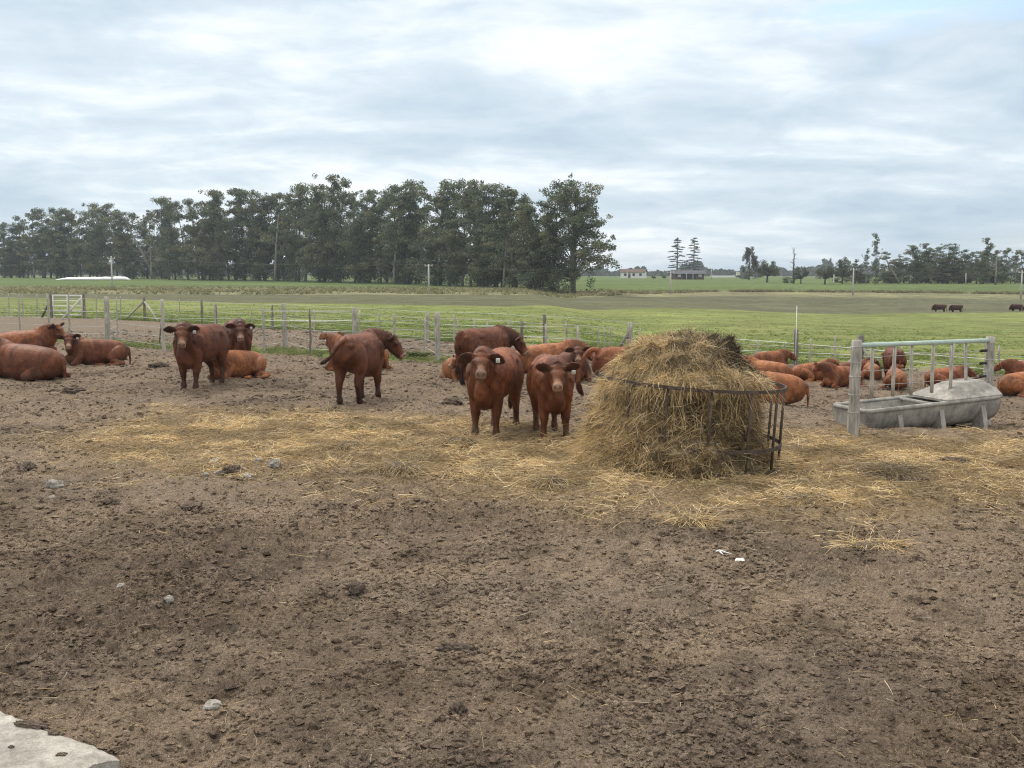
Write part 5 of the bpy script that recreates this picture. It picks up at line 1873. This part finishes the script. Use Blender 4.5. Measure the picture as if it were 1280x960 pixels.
def silage():
    a, b = gp(70, 350.2), gp(163, 350.2)
    root = empty('silage_bag', a)
    d = b - a
    n = 40
    rows = []
    for i in range(n):
        s = i / (n - 1)
        r = 1.25 * min(1, s * 5 + .25) * (1 - .85 * max(0, s - .93) / .07) * (.62 + .30 * s + .08 * math.sin(s * 40) * .5)
        rows.append((d.x * s, d.y * s, r * .26, 1.5 * min(1, s * 6 + .2) * (1 - .6 * max(0, s - .94) / .06), r * .52))
    o = Acc().add(*loft(rows, (0, 0, 1), 16, 1)).build('silage_bag', M['silage'])
    o.location = a
    COL.objects.unlink(root)
    bpy.data.objects.remove(root)
    tag(o, 'long white plastic silage bag lying on the grass before the windbreak', 'silage bag')


silage()


def poles():
    G = 'power poles along the far bank'
    spec = [(140.5, 362, 320, 'power pole in front of the white silage bag'), (536, 364, 330, 'power pole before the windbreak, left of the broad end tree'), (838, 367.5, 339, 'pale pole in front of the firs and the farm building'),
            (1066, 369, 335, 'power pole at the near end of the right-hand grove'), (1276, 374, 338, 'power pole by the picture edge in front of the grove')]
    tops = []
    for u, v, vt, lab in spec:
        p = gp(u, v)
        h = zat(vt, p.y) - p.z
        root = empty('power_pole', p)
        tag(root, lab, 'pole', G)
        r = .09 + .0006 * p.y * .6
        Acc().add(*tube([(0, 0, -.3), (0, 0, h)], [r, r * .65], 8)).build('shaft', M['pole'], root)
        Acc().add(*box((0, 0, h * .93), (1.1, .1, .1))).build('crossarm', M['pole'], root, False)
        for x in (-.45, .45):
            Acc().add(*tube([(x, 0, h * .93 + .05), (x, 0, h * .93 + .22)], [.05, .03], 6)).build('insulator', M['white_wall'], root)
        tops.append(np.array(p) + (0, 0, h * .93 + .2))
    for k, u, v in ((0, -160, 324), (len(tops) + 1, 1480, 338)):
        p = gp(u, 361 if u < 0 else 378)
        tops.insert(k, np.array((p.x, p.y, zat(v, p.y))))
    for dx in (-.45, .45):
        pts = []
        for a, b in zip(tops[:-1], tops[1:]):
            for s in np.linspace(0, 1, 12, endpoint=False):
                q = a + (b - a) * s
                q[2] -= .5 * 4 * s * (1 - s)
                q[0] += dx
                pts.append(q)
        pts.append(tops[-1] + (dx, 0, 0))
        o = Acc().add(*tube(pts, .007, 4)).build('power_line', M['dark_wood'])
        tag(o, 'thin electric wire strung between the power poles along the bank', 'wire', 'electric wires on the power poles')
    for u, v, vt, lab in ((1042, 356, 343, 'small thin pale post under the broad olive tree'), (1207, 355, 341, 'small pale post standing in front of the grove'), (889, 349, 336, 'thin dark mast by the far woods right of the firs')):
        p = gp(u, v)
        o = Acc().add(*tube([(0, 0, -.2), (0, 0, zat(vt, p.y) - p.z)], [.13, .09], 7)).build('utility_post', M['pole'])
        o.location = p
        tag(o, lab, 'post')


poles()

# ------------------------------------------------------------------ air
HAZE = 0.00032
if HAZE:
    V, Q = box((0, 300, 9), (3000, 2400, 36))
    hz = link('haze', mk('haze', V, Q, None, False))
    m = bpy.data.materials.new('pale_air')
    m.use_nodes = True
    nt = m.node_tree
    nt.nodes.clear()
    out = nt.nodes.new('ShaderNodeOutputMaterial')
    vol = nt.nodes.new('ShaderNodeVolumePrincipled')
    vol.inputs['Color'].default_value = (.80, .88, .97, 1)
    vol.inputs['Density'].default_value = HAZE
    nt.links.new(vol.outputs[0], out.inputs['Volume'])
    hz.data.materials.append(m)
    tag(hz, kind='stuff')

# ------------------------------------------------------------------ sky and sun
SUN_EL, SUN_AZ = R(52), R(-35)      # azimuth: from straight ahead, negative = to the left
w = bpy.data.worlds.new('World')
scene.world = w
w.use_nodes = True
nt = w.node_tree
nt.nodes.clear()
N = nt.nodes.new
Lk = nt.links.new
out = N('ShaderNodeOutputWorld')
sky = N('ShaderNodeTexSky')
sky.sky_type = 'NISHITA'
sky.sun_disc = False
sky.sun_elevation = SUN_EL
sky.sun_rotation = SUN_AZ
bg1 = N('ShaderNodeBackground')
bg1.inputs['Strength'].default_value = .15
Lk(sky.outputs[0], bg1.inputs['Color'])
tc = N('ShaderNodeTexCoord')
sx = N('ShaderNodeSeparateXYZ')
Lk(tc.outputs['Generated'], sx.inputs[0])


def math_(op, a, b=None, clamp=False):
    n = N('ShaderNodeMath')
    n.operation = op
    n.use_clamp = clamp
    for i, v in enumerate((a, b)):
        if v is None:
            continue
        if hasattr(v, 'links') or hasattr(v, 'is_linked'):
            Lk(v, n.inputs[i])
        else:
            n.inputs[i].default_value = v
    return n.outputs[0]


zc = math_('MAXIMUM', sx.outputs['Z'], 0.0)
den = math_('ADD', zc, .17)
px, py = math_('DIVIDE', sx.outputs['X'], den), math_('DIVIDE', sx.outputs['Y'], den)
cv = N('ShaderNodeCombineXYZ')
Lk(px, cv.inputs[0])
Lk(py, cv.inputs[1])


def cloud(scale, detail, rough, dist, loc, st=(1, 1, 1)):
    mp = N('ShaderNodeMapping')
    mp.inputs['Location'].default_value = loc
    mp.inputs['Scale'].default_value = st
    Lk(cv.outputs[0], mp.inputs['Vector'])
    t = N('ShaderNodeTexNoise')
    t.inputs['Scale'].default_value = scale
    t.inputs['Detail'].default_value = detail
    t.inputs['Roughness'].default_value = rough
    t.inputs['Distortion'].default_value = dist
    Lk(mp.outputs[0], t.inputs['Vector'])
    return t.outputs['Fac']


c1 = cloud(1.0, 9, .56, .35, (3.1, 1.7, 0), (.7, 1.15, 1))
c2 = cloud(3.0, 8, .58, .5, (9.0, 4.0, 2), (1.0, 1.0, 1))
c3 = cloud(.28, 4, .5, .3, (1.0, 7.0, 5))
mixc = math_('ADD', math_('ADD', math_('MULTIPLY', c1, .52), math_('MULTIPLY', c2, .26)), math_('MULTIPLY', c3, .22))
ramp = N('ShaderNodeValToRGB')
el = ramp.color_ramp.elements
el[0].position, el[0].color = .39, (.345, .440, .535, 1)
el[1].position, el[1].color = .70, (.88, .89, .89, 1)
e = el.new(.46)
e.color = (.435, .525, .602, 1)
e = el.new(.528)
e.color = (.54, .615, .675, 1)
e = el.new(.59)
e.color = (.70, .745, .775, 1)
Lk(mixc, ramp.inputs[0])
# an overcast sky is brighter overhead
zen = N('ShaderNodeMapRange')
zen.inputs['From Min'].default_value = .24
zen.inputs['From Max'].default_value = .9
zen.inputs['To Min'].default_value = 1.0
zen.inputs['To Max'].default_value = 1.65
Lk(zc, zen.inputs['Value'])
bg2 = N('ShaderNodeBackground')
warm = N('ShaderNodeMix')
warm.data_type = 'RGBA'
warm.inputs['B'].default_value = (.80, .775, .73, 1)
wf = N('ShaderNodeMapRange')
wf.inputs['From Min'].default_value = .24
wf.inputs['From Max'].default_value = .6
Lk(zc, wf.inputs['Value'])
wf.inputs['To Max'].default_value = .85
Lk(wf.outputs[0], warm.inputs['Factor'])
Lk(ramp.outputs[0], warm.inputs['A'])
Lk(warm.outputs['Result'], bg2.inputs['Color'])
Lk(zen.outputs[0], bg2.inputs['Strength'])
cov = N('ShaderNodeMapRange')
cov.inputs['From Min'].default_value = .36
cov.inputs['From Max'].default_value = .44
cov.inputs['To Min'].default_value = .80
cov.inputs['To Max'].default_value = .97
Lk(c3, cov.inputs['Value'])
mx = N('ShaderNodeMixShader')
# one small gap where blue shows, high on the right
gd = ray(1165, 6)
gd = gd / np.linalg.norm(gd)
vs = N('ShaderNodeVectorMath')
vs.operation = 'SUBTRACT'
Lk(tc.outputs['Generated'], vs.inputs[0])
vs.inputs[1].default_value = gd
vm = N('ShaderNodeVectorMath')
vm.operation = 'MULTIPLY'
Lk(vs.outputs[0], vm.inputs[0])
vm.inputs[1].default_value = (1, 1, 4.5)
vl = N('ShaderNodeVectorMath')
vl.operation = 'LENGTH'
Lk(vm.outputs[0], vl.inputs[0])
gap = math_('ADD', vl.outputs['Value'], math_('MULTIPLY', math_('SUBTRACT', c2, .5), .28))
gm = N('ShaderNodeMapRange')
gm.inputs['From Min'].default_value = .02
gm.inputs['From Max'].default_value = .11
gm.inputs['To Min'].default_value = .05
Lk(gap, gm.inputs['Value'])
Lk(math_('MULTIPLY', cov.outputs[0], gm.outputs[0]), mx.inputs[0])
Lk(bg1.outputs[0], mx.inputs[1])
Lk(bg2.outputs[0], mx.inputs[2])
Lk(mx.outputs[0], out.inputs['Surface'])

sl = bpy.data.lights.new('sun', 'SUN')
sl.energy = 1.5
sl.angle = R(10)
sl.color = (1.0, .95, .88)
so = bpy.data.objects.new('sun', sl)
d = Vector((math.sin(SUN_AZ) * math.cos(SUN_EL), math.cos(SUN_AZ) * math.cos(SUN_EL), math.sin(SUN_EL)))
so.rotation_euler = (-d).to_track_quat('-Z', 'Y').to_euler()
so.location = d * 40
COL.objects.link(so)

scene.view_settings.view_transform = 'Standard'
scene.view_settings.look = 'None'
scene.view_settings.exposure = 0.48
scene.view_settings.gamma = 1.0
scene.view_settings.use_curve_mapping = False
scene.render.engine = 'CYCLES'
scene.cycles.use_denoising = True
scene.cycles.denoising_prefilter = 'NONE'
scene.cycles.filter_width = 1.1
scene.cycles.max_bounces = 6
scene.cycles.diffuse_bounces = 3
scene.cycles.transmission_bounces = 3
scene.cycles.volume_bounces = 0
scene.cycles.transparent_max_bounces = 4
